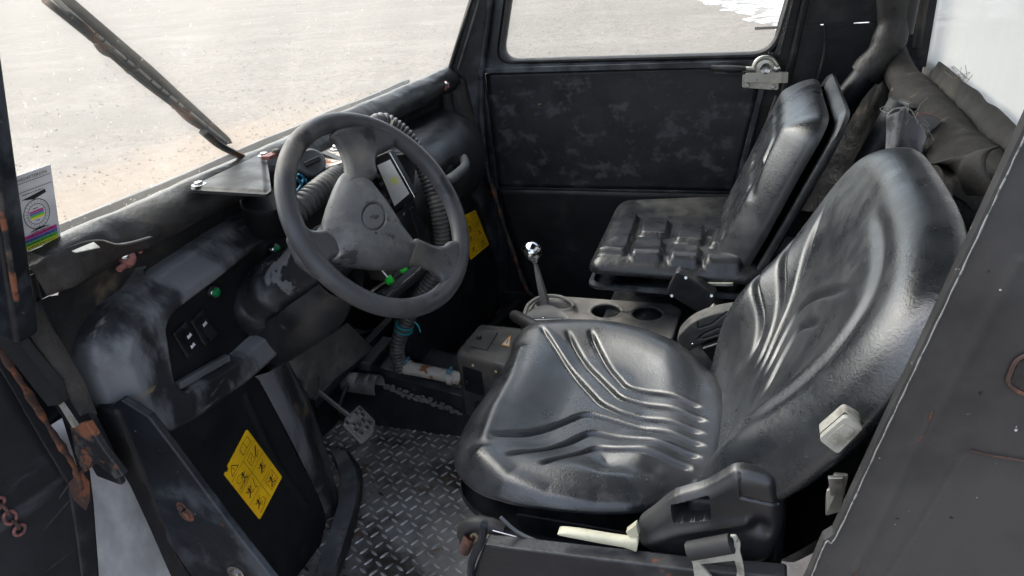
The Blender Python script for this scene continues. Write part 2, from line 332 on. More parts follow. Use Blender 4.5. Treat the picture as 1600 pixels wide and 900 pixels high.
def relief(mb, outline, o, u, v, h, cell, skirt=((0, .02),), n=None):
    """a shaped skin over a 2D outline in frame o,u,v (normal u x v): height h(U,V,D); skirt: (outward, down) rings"""
    o, u, v = np.array(o, float), unit(u), unit(v); nn = np.cross(u, v) if n is None else unit(n)
    P = np.array(outline, float); lo = P.min(0) - cell; hi = P.max(0) + cell
    nu = int((hi[0] - lo[0]) / cell) + 1; nv = int((hi[1] - lo[1]) / cell) + 1
    U, W = np.meshgrid(lo[0] + np.arange(nu) * cell, lo[1] + np.arange(nv) * cell, indexing='ij')
    D, nx, ny = sdf(U, W, P)
    keep = D > -.45 * cell
    q = keep[:-1, :-1] & keep[1:, :-1] & keep[1:, 1:] & keep[:-1, 1:]
    cnt = np.zeros(keep.shape, int); cnt[:-1, :-1] += q; cnt[1:, :-1] += q; cnt[1:, 1:] += q; cnt[:-1, 1:] += q
    snap = ((cnt > 0) & (cnt < 4)) | (keep & (D < .4 * cell))
    U = np.where(snap, nx, U); W = np.where(snap, ny, W); D = np.where(snap, 0, D)
    # outline normals, smoothed along the curve
    sg = 1 if sum(P[i - 1][0] * P[i][1] - P[i][0] * P[i - 1][1] for i in range(len(P))) > 0 else -1
    nx_ = np.roll(P, -1, 0); pv_ = np.roll(P, 1, 0); tg = nx_ - pv_; tg /= np.maximum(np.linalg.norm(tg, axis=1), 1e-9)[:, None]
    ON = np.stack([tg[:, 1], -tg[:, 0]], 1) * sg
    dense = []; dn_ = []
    for i in range(len(P)):
        a, c = P[i], P[(i + 1) % len(P)]; k = max(1, int(np.linalg.norm(c - a) / (cell * .7)))
        for j in range(k): dense.append(a + (c - a) * j / k); dn_.append(ON[i] * (1 - j / k) + ON[(i + 1) % len(P)] * j / k)
    dense = np.array(dense); dn_ = np.array(dn_)
    H = h(U, W, np.maximum(D, 0))
    pos = o + U[..., None] * u + W[..., None] * v + H[..., None] * nn
    idx = -np.ones(keep.shape, int); used = np.zeros(keep.shape, bool)
    used[:-1, :-1] |= q; used[1:, :-1] |= q; used[1:, 1:] |= q; used[:-1, 1:] |= q
    idx[used] = np.arange(used.sum()); vs = pos[used].tolist()
    I, J = np.nonzero(q)
    F = np.stack([idx[I, J], idx[I + 1, J], idx[I + 1, J + 1], idx[I, J + 1]], 1)
    # boundary edges
    E = np.concatenate([F[:, [0, 1]], F[:, [1, 2]], F[:, [2, 3]], F[:, [3, 0]]]); key = {}
    for a, b in E.tolist(): key[(a, b)] = 1
    bd = [(a, b) for (a, b) in key if (b, a) not in key]
    flat2 = np.stack([U[used], W[used]], 1)
    # outward direction per boundary vertex
    outn = {}
    for a in {x for e in bd for x in e}: outn[a] = dn_[((dense - flat2[a]) ** 2).sum(1).argmin()]
    bv = sorted({x for e in bd for x in e}); fs = F.tolist(); prev = {x: x for x in bv}
    for off, dn in skirt:
        cur = {}
        for x in bv:
            k = outn.get(x, V(0, 0)); L_ = np.linalg.norm(k); k = k / L_ if L_ > 1e-6 else k
            base = np.array(vs[x]); cur[x] = len(vs); vs.append((base + (k[0] * u + k[1] * v) * off - nn * dn).tolist())
        for a, b in bd: fs.append([prev[b], prev[a], cur[a], cur[b]])
        prev = cur
    b0 = len(mb.v); mb.v += [tuple(p) for p in vs]
    for f in fs: mb.f.append([b0 + i for i in f]); mb.mi.append(mb.cur)
    return mb
def edge_round(D, r):
    k = .14 * r; D = D + k; z0 = r - math.sqrt(r * r - (r - k) ** 2)
    return np.where(D < r, -(r - np.sqrt(np.maximum(r * r - (r - np.minimum(D, r)) ** 2, 0))), 0)
def groove(U, W, pts, depth, width, fade=.12):
    d, t, _, _ = pdist(U, W, pts); e = np.clip(np.minimum(t, 1 - t) / fade, 0, 1); e = e * e * (3 - 2 * e)
    return -depth * e * np.exp(-(d / width) ** 2)
def bump2(U, W, pts, depth, width): d, *_ = pdist(U, W, pts); return depth * np.exp(-(d / width) ** 2)
def smooth01(x): x = np.clip(x, 0, 1); return x * x * (3 - 2 * x)
def wob(U, W, sc, amp, seed=0.):
    out = np.zeros(U.shape)
    for k in range(5):
        a = 2.4 * k + seed; out += np.sin((U * math.cos(a) + W * math.sin(a)) * sc * (1 + .45 * k) + a * 3.1) / (1 + .6 * k)
    return amp * out / 2.2
def text_tris(s, size=1.):
    c = bpy.data.curves.new('t', 'FONT'); c.body = s; c.size = size; c.resolution_u = 2
    o = bpy.data.objects.new('t', c); S.collection.objects.link(o); bpy.context.view_layer.update()
    me = o.to_mesh(); vs = [(v.co.x, v.co.y) for v in me.vertices]; fs = [list(p.vertices) for p in me.polygons]
    o.to_mesh_clear(); bpy.data.objects.remove(o); bpy.data.curves.remove(c); return vs, fs
class Sheet:
    """flat print on a quadrilateral c00,c10,c11,c01 with a real lift off it"""
    def __init__(s, mb, c00, c10, c11, c01, n, lift=.0006):
        s.c = [np.array(a, float) for a in (c00, c10, c11, c01)]; s.n = unit(n); s.l = lift; s.mb = mb
    def p(s, a, b, k=1.):
        c = s.c; return (1 - a) * (1 - b) * c[0] + a * (1 - b) * c[1] + a * b * c[2] + (1 - a) * b * c[3] + s.n * s.l * k
    def poly(s, pts, mat, k=1.):
        s.mb.mat(mat); P = [s.p(a, b, k) for a, b in pts]
        nn = np.cross(P[1] - P[0], P[2] - P[0]); P = P if nn @ s.n > 0 else P[::-1]
        s.mb.add(P, [list(range(len(P)))])
    def line(s, pts, w, mat, asp=1., k=1.):
        """asp: width/height of the sheet, keeps strokes even"""
        for (a, b), (c, d) in zip(pts[:-1], pts[1:]):
            dx, dy = (c - a) * asp, d - b; L = math.hypot(dx, dy) or 1; nx, ny = -dy / L * w / 2 / asp, dx / L * w / 2
            s.poly([(a + nx, b + ny), (a - nx, b - ny), (c - nx, d - ny), (c + nx, d + ny)], mat, k)
    def disc(s, a, b, r, mat, asp=1., k=1., n=14): s.poly([(a + r / asp * math.cos(t), b + r * math.sin(t)) for t in np.linspace(0, 2 * PI, n, endpoint=False)], mat, k)
    def ring(s, a, b, r, w, mat, asp=1., k=1., n=40):
        T = np.linspace(0, 2 * PI, n + 1)
        for t, q in zip(T[:-1], T[1:]):
            s.poly([(a + R * math.cos(x) / asp, b + R * math.sin(x)) for R, x in ((r, t), (r + w, t), (r + w, q), (r, q))], mat, k)
    def text(s, txt, a, b, h, mat, asp=1., k=1., fit=None, rot=0.):
        vs, fs = text_tris(txt, 1.); vs = np.array(vs); vs -= vs.min(0); W = vs[:, 0].max(); sc = h / .72; sx = sc / asp
        if fit: sx = fit / W
        X = vs[:, 0] * sx; Y = vs[:, 1] * sc
        if rot: cx = X * asp; X, Y = (cx * math.cos(rot) - Y * math.sin(rot)) / asp, cx * math.sin(rot) + Y * math.cos(rot)
        s.mb.mat(mat); P = [s.p(a + x, b + y, k) for x, y in zip(X, Y)]; nn = np.cross(P[fs[0][1]] - P[fs[0][0]], P[fs[0][2]] - P[fs[0][0]])
        if nn @ s.n < 0: fs = [f[::-1] for f in fs]
        s.mb.add(P, fs)
def bolt(mb, c, n, r=.007, h=.004, washer=True, mat='steel', k=6):
    mb.mat(mat)
    if washer: mb.lathe(c, n, [(0, r * 1.55), (.0012, r * 1.55), (.0014, r * 1.45)], 20)
    mb.lathe(np.array(c) + unit(n) * .0012, n, [(0, r * .95), (h * .8, r * .95), (h, r * .75)], k)

# ================================================================== ground
def ground_mat():
    mt = M('ground', (.162, .142, .124), .9, layers=(((.140, .123, .108), .9, (.25, .3, 1), .42, .65, 8), ((.194, .173, .152), .9, (.5, .9, 1), .50, .7, 9), ((.14, .128, .118), .9, (5, 5, 5), .55, .7, 7),
      ((.135, .122, .111), .9, (14, 14, 14), .58, .72, 9), ((.27, .245, .22), .9, (45, 45, 45), .58, .66, 5), ((.09, .085, .08), .9, (60, 60, 60), .69, .74, 3)), bump=((40, .3, .006),))
    t = mt.node_tree; N = t.nodes; L = t.links; b = N['Principled BSDF']
    src = b.inputs['Base Color'].links[0].from_socket
    tc = N.new('ShaderNodeTexCoord'); sp = N.new('ShaderNodeSeparateXYZ'); L.new(tc.outputs['Object'], sp.inputs[0])
    n = N.new('ShaderNodeTexNoise'); n.inputs['Scale'].default_value = .9; n.inputs['Detail'].default_value = 6; L.new(tc.outputs['Object'], n.inputs[0])
    # distance from the tyre track of sand in front of the vehicle
    mpp = N.new('ShaderNodeMapping'); mpp.vector_type = 'POINT'; mpp.inputs['Location'].default_value = (4.4, -1.9, 0); mpp.inputs['Scale'].default_value = (1, .48, 0); L.new(tc.outputs['Object'], mpp.inputs[0])
    ln_ = N.new('ShaderNodeVectorMath'); ln_.operation = 'LENGTH'; L.new(mpp.outputs[0], ln_.inputs[0])
    a = N.new('ShaderNodeMath'); a.operation = 'MULTIPLY'; a.inputs[1].default_value = -1; L.new(ln_.outputs['Value'], a.inputs[0])
    m2 = N.new('ShaderNodeMath'); m2.operation = 'MULTIPLY_ADD'; L.new(n.outputs['Fac'], m2.inputs[0]); m2.inputs[1].default_value = 2.2; L.new(a.outputs[0], m2.inputs[2])
    r = N.new('ShaderNodeMapRange'); r.interpolation_type = 'SMOOTHSTEP'; r.inputs['From Min'].default_value = -1.2; r.inputs['From Max'].default_value = .2; r.inputs['To Max'].default_value = .6
    L.new(m2.outputs[0], r.inputs[0])
    mx = N.new('ShaderNodeMix'); mx.data_type = 'RGBA'; L.new(r.outputs[0], mx.inputs[0]); L.new(src, mx.inputs[6]); mx.inputs[7].default_value = (.27, .20, .145, 1)
    L.new(mx.outputs[2], b.inputs['Base Color'])
ground_mat()
g = MB().mat('ground')
xs = np.concatenate([-np.geomspace(600, 12, 12), np.linspace(-11, 11, 45), np.geomspace(12, 600, 12)])
rows = [[(x, y, -.55 + (.012 * noise.noise((x * .7, y * .7, 0)) if abs(x) < 12 and abs(y) < 12 else 0)) for y in xs] for x in xs]
g.loft(rows); g.build('ground', kind='structure', smooth=180)
M('stone_light', (.27, .25, .225), .9); M('stone_tan', (.31, .25, .18), .9); M('stone_dark', (.16, .155, .15), .9)
st = MB()
for i in range(3600):
    if i < 1500: x = rng.normal(-4.6, .9); y = rng.uniform(1.5, 8); mt_ = ['stone_tan', 'stone_light'][rng.integers(2)]
    else: x = rng.uniform(-14, 2); y = rng.uniform(1.6, 17); mt_ = ['stone_light', 'stone_light', 'stone_light', 'stone_tan', 'stone_dark'][rng.integers(5)]
    if x > -1.5 and y < 2: continue
    r = rng.uniform(.005, .016) * (1 + y * .05); st.mat(mt_)
    vs = [V(x, y, -.547) + V(math.cos(a) * r * rng.uniform(.7, 1.3), math.sin(a) * r * rng.uniform(.7, 1.3), 0) for a in np.linspace(0, 2 * PI, 6)[:-1]] + [V(x, y, -.547 + r * .6)]
    st.add(vs, [(k, (k + 1) % 5, 5) for k in range(5)])
st.build('gravel', kind='stuff', smooth=None, label='loose light and tan pebbles scattered on the yard')
M('snow', (.46, .48, .50), .6, layers=(((.19, .175, .16), .8, (2.2, 5, 2), .47, .56, 9),), bump=((5, 1, .04), (25, 1, .02)))
def snow_h(U, W, D):
    return np.minimum(D * .25, .05) * (.8 + wob(U, W, 5, .25))
sn = MB().mat('snow')
ol = cspline([(-2.0, 20.3), (-1.3, 18.0), (-.9, 16.6), (-.45, 14.8), (-.1, 13.4), (.3, 12.3), (1.5, 11.8), (3.5, 12.5), (4, 16), (3, 24), (-1.8, 25)], 140)
ol = ol + np.stack([np.sin(np.arange(len(ol)) * .9) * .06 + np.sin(np.arange(len(ol)) * .41) * .12, np.cos(np.arange(len(ol)) * 1.1) * .12], 1)
relief(sn, ol, (0, 0, -.545), (1, 0, 0), (0, 1, 0), snow_h, .09, ((0, .03),)); sn.build('snow_patch', kind='stuff', smooth=60, label='thin crusty snow lying across the far yard')

# ================================================================== the cab
cab = empty('utility_vehicle', (-.3, .6, 0), 'worn black utility vehicle cab standing open on a pale yard', 'vehicle')
WO = V(-.78, 0, .73); WUP = unit((.55, 0, 1)); WN = unit((1, 0, -.55))
def wsp(y, s, lift=0.): return WO + V(0, y, 0) + WUP * s + WN * lift
def P(x, y, z): return V(x, y, z)

# floor
b = MB().mat('plate_steel'); b.box((-.60, .46, -.006), (.72, .72, .012)); b.build('floor_plate', parent=cab, bevel=.001)
t = MB().mat('tread_steel'); pitch = .0215; k = 0
for i in range(-2, 46):
    for j in range(-2, 44):
        x = -.96 + (i + .5 * (j % 2) * 0) * pitch; y = .14 + j * pitch
        if not (-.95 < x < -.26 and .12 < y < .80): continue
        a = (PI / 4 + .32) if (i + j) % 2 else (-PI / 4 + .32); k += 1
        L_, w_, h_ = .0105, .0029, .0020; ca, sa = math.cos(a), math.sin(a)
        def q(l, n_, z): return (x + ca * l - sa * n_, y + sa * l + ca * n_, z)
        t.add([q(-L_, 0, 0), q(-L_ * .45, -w_, 0), q(L_ * .45, -w_, 0), q(L_, 0, 0), q(L_ * .45, w_, 0), q(-L_ * .45, w_, 0), q(-L_ * .5, 0, h_), q(L_ * .5, 0, h_)],
              [(0, 1, 6), (1, 2, 7, 6), (2, 3, 7), (3, 4, 7), (4, 5, 6, 7), (5, 0, 6)])
t.build('tread_pattern', parent=cab, smooth=60, kind='stuff')
b = MB().mat('coral')
for px, py in ((678, 671), (735, 690), (555, 792)):
    c = at(px, py, z=.004); b.lathe(c, (0, 0, 1), [(0, .007), (.004, .0065), (.006, .003)], 10)
b.build('floor_bolt', parent=cab)
# passenger side floor and firewall
b = MB().mat('paint_black'); b.box((-.55, 1.03, -.01), (.82, .44, .02)); b.build('passenger_floor', parent=cab, bevel=.002)
fw = MB().mat('paint_black')
rows = [[P(-.93 + .02 * noise.noise((y * 5, z * 5, 1)), y, z) for y in np.linspace(-.05, 1.27, 40)] for z in np.linspace(-.02, .70, 24)]
fw.loft(rows); o = fw.build('firewall', parent=cab, smooth=60); md = o.modifiers.new('th', 'SOLIDIFY'); md.thickness = .012
# seat platform under both seats, back wall, roof
b = MB().mat('paint_black'); b.box((.02, .92, .15), (.62, .66, .28)); b.build('seat_platform', parent=cab, bevel=.006)
b = MB().mat('paint_black'); b.box((.345, .63, .34), (.02, 1.26, .76)); b.build('back_wall', parent=cab, bevel=.003)
b = MB().mat('paint_black'); b.box((-.81, 1.272, .27), (.26, .02, .80)); b.box((-.40, 1.285, .17), (.70, .02, .50)); b.box((-.40, 1.262, .03), (.60, .03, .10)); b.box((.10, .04, .12), (.40, .03, .30)); b.build('gap_backing', parent=cab, bevel=.003)  # black backing boxes added to stop daylight leaking through gaps
b = MB().mat('paint_black'); b.box((-.03, .62, 1.30), (.88, 1.36, .03)); b.build('roof', parent=cab, bevel=.01)  # roof out of view, put in to block sky light from above
# tunnel
tn = MB().mat('paint_black'); rows = []
for x in np.linspace(-.925, -.40, 40):
    t_ = (x + .925) / .525; zt = .175 - .085 * t_
    prof = [(.655, 0), (.656, zt * .5), (.664, zt - .012), (.675, zt), (.79, zt + .004), (.81, zt - .01), (.82, 0)]
    rows.append([P(x, y + .006 * noise.noise((x * 20, z * 20, 2)), z + .004 * noise.noise((x * 30, y * 20, 5))) for y, z in prof])
tn.loft(rows); tn.build('tunnel', parent=cab, smooth=50, bevel=.002)
s = MB().mat('silicone')
for i, x in enumerate(np.linspace(-.78, -.60, 70)):
    c = P(x, .655, .115 - .25 * (x + .78) + .005 * math.sin(i * 1.1) + rng.normal() * .003); rr = rng.uniform(.0025, .0055)
    vs = [c + V(math.cos(a) * math.cos(e) * rr * 1.5, -abs(math.sin(e)) * rr * .6, math.sin(a) * math.cos(e) * rr * rng.uniform(.6, 1.4)) for e in (0, .6, 1.2) for a in np.linspace(0, 2 * PI, 9)[:-1]]
    s.add(vs, [(e * 8 + a, e * 8 + (a + 1) % 8, e * 8 + 8 + (a + 1) % 8, e * 8 + 8 + a) for e in range(2) for a in range(8)] + [tuple(range(16, 24))])
s.build('sealant_bead', parent=cab, smooth=80)
s = MB().mat('pedal_steel'); c = at(577, 602, y=.62)
rows = [[c + V(-.01 + d * .05, 0, 0) + V(0, math.cos(a) * r, math.sin(a) * r) for a in np.linspace(-.5, PI + .3, 18)] for d, r in ((-1, .024), (0, .026), (.7, .026), (.72, .023), (-.9, .021))]
s.loft(rows); s.build('duct_end', parent=cab, smooth=50)

# footwell panel with the fold, floor lip
fp = MB().mat('plastic_deep')
ol = [at(*p, x=-.75)[1:] for p in [(405, 585), (440, 655), (500, 775), (512, 812), (470, 985), (330, 985), (180, 640), (240, 620)]]
ol = roundpoly(ol, .01, 3)
def fph(U, W, D):
    d, *_ = pdist(U, W, [at(*p, x=-.75)[1:] for p in [(385, 620), (430, 720), (480, 790)]])
    return edge_round(D, .008) + .004 * np.exp(-(d / .006) ** 2) + wob(U, W, 22, .0015)
relief(fp, ol, (-.75, 0, 0), (0, 1, 0), (0, 0, 1), fph, .003, ((.001, .008), (0, .03)))
panel = fp.build('footwell_panel', parent=cab, smooth=40)
fd = MB().mat('rim_worn')
A = [at(*p, x=-.752) for p in [(398, 588), (438, 655), (498, 775), (510, 812)]]
Bm = [at(*p, x=-.765) for p in [(430, 575), (472, 650), (513, 752), (528, 800)]]
C = [at(*p, x=-.83) for p in [(452, 562), (490, 640), (520, 740), (536, 790)]]
A, Bm, C = [spline(q, 30) for q in (A, Bm, C)]
fd.loft([list(A), list((A * .5 + Bm * .5) + V(.006, 0, 0)), list(Bm), list((Bm + C) / 2 + V(.006, 0, 0)), list(C), list(C + V(-.10, .03, 0))])
fd.build('panel_fold', parent=cab, smooth=70)
lip = MB().mat('rubber_grey')
La = spline([at(*p, z=.035) for p in [(515, 700), (528, 728), (532, 770), (512, 840), (492, 905), (480, 960)]], 40)
Lb = spline([at(*p, z=.035) for p in [(540, 705), (556, 735), (556, 780), (536, 850), (518, 905), (508, 960)]], 40)
Lc = spline([at(*p, z=.002) for p in [(545, 705), (566, 740), (563, 790), (545, 860), (528, 905), (520, 960)]], 40)
n_ = min(len(La), len(Lb), len(Lc)); La, Lb, Lc = La[:n_], Lb[:n_], Lc[:n_]
lip.loft([list(La - V(0, 0, .05)), list(La), list((La + Lb) / 2 + V(0, 0, .002)), list(Lb)])
lip.mat('rubber'); lip.loft([list(Lb), list(Lb + V(.004, .003, -.001)), list(Lb * .4 + Lc * .6 + V(.004, .002, 0)), list(Lc)])
lip.build('floor_lip', parent=cab, smooth=50)
# dusty plate under the column
b = MB().mat('dust_panel'); b.plate([at(*p, x=-.80) for p in [(452, 565), (545, 505), (585, 545), (486, 622)]], .006, (1, 0, 0)); b.build('column_shield', parent=cab, bevel=.0015)
b = MB().mat('paint_black'); b.bar(at(488, 630, x=-.82), at(640, 470, x=-.82), .02, .02); b.bar(at(500, 560, x=-.86), at(610, 520, x=-.86), .012, .05)
b.tube(spline([at(*p, x=-.84) for p in [(560, 585), (545, 600), (530, 640), (545, 665)]], 14), .005, 8); b.build('pedal_bracket', parent=cab, bevel=.002)
# stickers
def safety_label(c00, c10, c11, c01, n, parent, name='warning_label', torn=False):
    mb = MB(); c = [np.array(q) + unit(n) * .0012 for q in (c00, c10, c11, c01)]
    sh = Sheet(mb, *c, n, .0003)
    # u across (2 columns), v up (4 rows); the top row is the wide heading
    base = [(0, .02), (.02, 0), (.98, 0), (1, .02), (1, .97), (.98, 1), (.05, 1), (0, .97)]
    if torn: base = [(0, .02), (.02, 0), (.98, 0), (1, .02), (1, .98), (.97, 1), (.17, 1), (.15, .96), (.08, .95), (.06, .985), (0, .98)]
    sh.mb.mat('yellow_label')
    F = [sh.p(a, b_, 0) for a, b_ in base]; nn = np.cross(F[1] - F[0], F[4] - F[0])
    if nn @ unit(n) < 0: F = F[::-1]
    k_ = len(F); Bk = [q - unit(n) * .001 for q in F]
    mb.add(F + Bk, [list(range(k_))] + [[i, i + k_, (i + 1) % k_ + k_, (i + 1) % k_] for i in range(k_)])
    asp = .56; L = lambda pts, w_=.006, m_='ink': sh.line(pts, w_, m_, asp)
    for y in (.80, .56, .31): L([(.02, y), (.98, y)], .005)
    L([(.5, .03), (.5, .80)], .005)
    # heading: triangle with mark and open book
    L([(.10, .84), (.36, .84), (.23, .95), (.10, .84)], .009); L([(.23, .865), (.23, .915)], .009)
    L([(.58, .84), (.58, .94), (.74, .95), (.90, .94), (.90, .84), (.74, .85), (.58, .84)], .007); L([(.74, .85), (.74, .95)], .006)
    def fig(a, b_, s_, cross=True):
        sh.disc(a, b_ + .045 * s_, .017 * s_, 'ink', asp); L([(a, b_ + .03 * s_), (a - .02 * s_, b_ - .03 * s_)], .018 * s_)
        L([(a - .09 * s_, b_ + .03 * s_), (a, b_ + .015 * s_), (a + .09 * s_, b_ + .03 * s_)], .010 * s_)
        L([(a - .10 * s_, b_ - .07 * s_), (a - .02 * s_, b_ - .03 * s_), (a + .07 * s_, b_ - .07 * s_)], .011 * s_)
        if cross: L([(a - .11, b_ - .06), (a + .11, b_ + .06)], .008, 'ink_red'); L([(a - .11, b_ + .06), (a + .11, b_ - .06)], .008, 'ink_red')
    sh.ring(.20, .70, .045, .006, 'ink', asp); fig(.32, .66, 1., False); L([(.10, .59), (.43, .59)], .009, 'ink_red'); L([(.08, .61), (.40, .63)], .008)
    L([(.58, .62), (.58, .74), (.74, .75), (.74, .63), (.58, .62)], .007); L([(.78, .63), (.92, .74)], .02); L([(.80, .60), (.93, .66)], .012, 'ink_red'); L([(.62, .66), (.70, .71)], .01)
    sh.ring(.22, .46, .035, .005, 'ink', asp); fig(.22, .43, .9); L([(.36, .36), (.44, .50)], .008); L([(.40, .34), (.40, .38)], .01)
    sh.ring(.76, .41, .035, .005, 'ink', asp); fig(.76, .45, .9)
    sh.ring(.30, .13, .045, .005, 'ink', asp); fig(.22, .18, .9); L([(.10, .06), (.24, .05), (.40, .09)], .009)
    L([(.62, .06), (.62, .26), (.90, .26), (.90, .06), (.62, .06)], .006); fig(.76, .16, 1.); L([(.66, .09), (.86, .08)], .009)
    return mb.build(name, parent=parent, smooth=None)
q = [at(*p, x=-.75) for p in [(348, 740), (405, 812), (440, 745), (385, 670)]]
# the label's heading runs along the upper-left side
safety_label(q[1], q[2], q[3], q[0], (1, 0, 0), panel, torn=True)

# passenger kick panel
kp = MB().mat('paint_black')
ol = [at(*p, x=-.72)[1:] for p in [(668, 300), (735, 285), (775, 370), (812, 455), (700, 560), (640, 560)]]
relief(kp, roundpoly(ol, .01, 3), (-.72, 0, 0), (0, 1, 0), (0, 0, 1), lambda U, W, D: edge_round(D, .006) + wob(U, W, 20, .002), .004, ((0, .01), (-.004, .05)))
kick = kp.build('kick_panel', parent=cab, smooth=45)
safety_label(*[at(*p, x=-.716) for p in [(735, 406), (764, 382), (742, 328), (722, 338)]], (1, 0, 0), kick)
b = MB().mat('rubber'); b.tube(spline([at(*p, z=.05) for p in [(640, 528), (690, 545), (745, 528), (790, 488), (828, 455)]], 30), .014, 10, flat=.5); b.build('floor_trim', parent=cab, smooth=60)
b = MB().mat('paint_navy'); b.plate([at(*p, x=-.70) for p in [(735, 270), (748, 268), (790, 340), (822, 452), (805, 462), (770, 372)]], .02, (1, 0, 0)); b.build('door_jamb', parent=cab, bevel=.003)
b = MB().mat('rusty_edge'); b.tube(spline([at(*p, y=1.235) for p in [(757, 240), (775, 310), (800, 390), (822, 450), (840, 470)]], 30), lambda t: .0065 + .001 * math.sin(t * 40), 8); b.build('jamb_seal', parent=cab, smooth=60)

# ------------------------------------------------------------------ windscreen and its surround
gl = MB().mat('glass'); gl.plate([wsp(-.09, -.02), wsp(1.20, -.02), wsp(1.20, .70), wsp(-.09, .70)], .004, WN)
ws = gl.build('windscreen', parent=cab, smooth=None)
# inspection label, seen from its back side through the glass
q = [on(*p, wsp(0, 0, .003), WN) for p in [(38, 396), (95, 371), (79, 257), (8, 282)]]
mb = MB(); sh = Sheet(mb, *q, WN, .0004); asp = .62
mb.mat('white_paper'); mb.plate([sh.p(*p, 0) for p in [(0, 0), (1, 0), (1, 1), (0, 1)]], .001, WN)
for i, c in enumerate(('yellow', 'green', 'blue', 'magenta')): sh.poly([(.02, .02 + i * .05), (.93, .02 + i * .05), (.93, .068 + i * .05), (.02, .068 + i * .05)], c)
def dashes(a0, a1, b_, h_, seed):
    r_ = random.Random(seed); a_ = a0
    while a_ < a1:
        w_ = r_.uniform(.012, .03); sh.poly([(a_, b_ - h_ / 2), (a_ + w_, b_ - h_ / 2), (a_ + w_, b_ + h_ / 2), (a_, b_ + h_ / 2)], 'ink_grey', 1.5); a_ += w_ + r_.choice((.008, .008, .03))
for i in range(4): dashes(.10, .82, .044 + i * .05, .014, i)
sh.text('HOVEDEFTERSYN', .10, .925, .038, 'ink_grey', asp, 1.4, fit=.78); sh.line([(.04, .90), (.96, .90)], .006, 'ink_grey', asp); sh.line([(.04, .79), (.96, .79)], .006, 'ink_grey', asp)
dashes(.26, .76, .752, .012, 9); sh.poly([(.22, .695), (.78, .735), (.80, .69), (.5, .66)][:3] + [(.5, .655)], 'ink_grey')
sh.ring(.5, .455, .190, .010, 'ink_grey', asp); sh.ring(.5, .455, .130, .007, 'ink_grey', asp)
for i in range(24):
    a = i * PI / 12; sh.line([(.5 + .138 / asp * math.cos(a), .455 + .138 * math.sin(a)), (.5 + .186 / asp * math.cos(a + .05), .455 + .186 * math.sin(a + .05))], .004, 'ink_grey', asp)
for i, c in enumerate(('yellow', 'green', 'blue', 'magenta')): sh.poly([(.33, .40 + i * .028), (.67, .40 + i * .028), (.67, .425 + i * .028), (.33, .425 + i * .028)], c)
dashes(.43, .56, .537, .014, 10); dashes(.43, .56, .372, .014, 11)
sh.poly([(.24, .245), (.78, .245), (.5, .28)], 'ink_grey'); dashes(.28, .74, .228, .011, 12)
mb.build('inspection_label', parent=ws, smooth=None)
# bottom cowl trim, wrapped in sheet vinyl
cw = MB().mat('tarp'); rows = []
prof = [(-.795, .722), (-.785, .738), (-.770, .738), (-.755, .730), (-.745, .715), (-.744, .698), (-.752, .686), (-.768, .682)]
for y in np.linspace(-.02, 1.24, 140):
    r = []
    for i, (x, z) in enumerate(prof):
        tear = math.exp(-((y - .10) / .05) ** 2) * (1 if i > 2 else 0)
        k = .0045 * noise.noise((y * 9, i * .5, 0)) + .003 * noise.noise((y * 30, i, 3))
        r.append(P(x + k - .004 * tear * math.sin(y * 90), y, z + k * .8))
    rows.append(r)
cw.loft(rows); cw.build('cowl_trim', parent=cab, smooth=80)
fb = MB().mat('tarp'); rows = []
prof = [(-.768, .682), (-.79, .674), (-.80, .65), (-.805, .62), (-.812, .58), (-.82, .50), (-.83, .42)]
for y in np.linspace(-.03, 1.22, 130):
    rows.append([P(x + .008 * noise.noise((y * 5, z * 14, 7)) + .003 * noise.noise((y * 22, z * 30, 1)), y, z) for x, z in prof])
fb.loft(rows); fb.build('dash_backing_sheet', parent=cab, smooth=80)
# corner gusset of sheet near the driver's post
gs = MB().mat('tarp'); rows = []
e0 = spline([at(*p, y=-.02) for p in [(45, 470), (70, 520), (105, 590), (140, 655)]], 24)
e1 = spline([at(*p, x=-.79) for p in [(230, 415), (215, 470), (190, 530), (168, 610)]], 24)
n_ = min(len(e0), len(e1))
for i in range(n_):
    rows.append([e0[i] * (1 - s_) + e1[i] * s_ + V(-.02 * math.sin(s_ * PI) + .010 * noise.noise((i * .25, s_ * 5, 3)) + .005 * noise.noise((i * .6, s_ * 12, 8)), .004 * noise.noise((i * .5, s_ * 9, 1)), 0) for s_ in np.linspace(0, 1, 18)])
gs.loft(rows); gs.build('corner_sheet', parent=cab, smooth=80)
# torn flap over the cowl end, white patch and coral clips
fl = MB().mat('tarp_dusty'); rows = []
ea = spline([at(*p, z=.742) for p in [(42, 418), (88, 392), (145, 376), (185, 384), (235, 372)]], 24)
eb = spline([at(*p, z=.70) for p in [(70, 462), (112, 447), (150, 424), (195, 398), (228, 390)]], 24)
n_ = min(len(ea), len(eb))
for i in range(n_): rows.append([ea[i] * (1 - s_) + eb[i] * s_ + V(.004 + .004 * noise.noise((i * .4, s_ * 4, 0)), 0, .006 * math.sin(s_ * PI)) for s_ in np.linspace(0, 1, 8)])
fl.loft(rows); o = fl.build('torn_flap', parent=cab, smooth=80); md = o.modifiers.new('th', 'SOLIDIFY'); md.thickness = .002
b = MB().mat('white_plastic'); b.plate([at(*p, z=.748) for p in [(112, 392), (146, 378), (156, 386), (118, 394)]], .001, (0, 0, 1)); b.build('gap_patch', parent=cab)  # white plate stands in for the gap in the torn flap
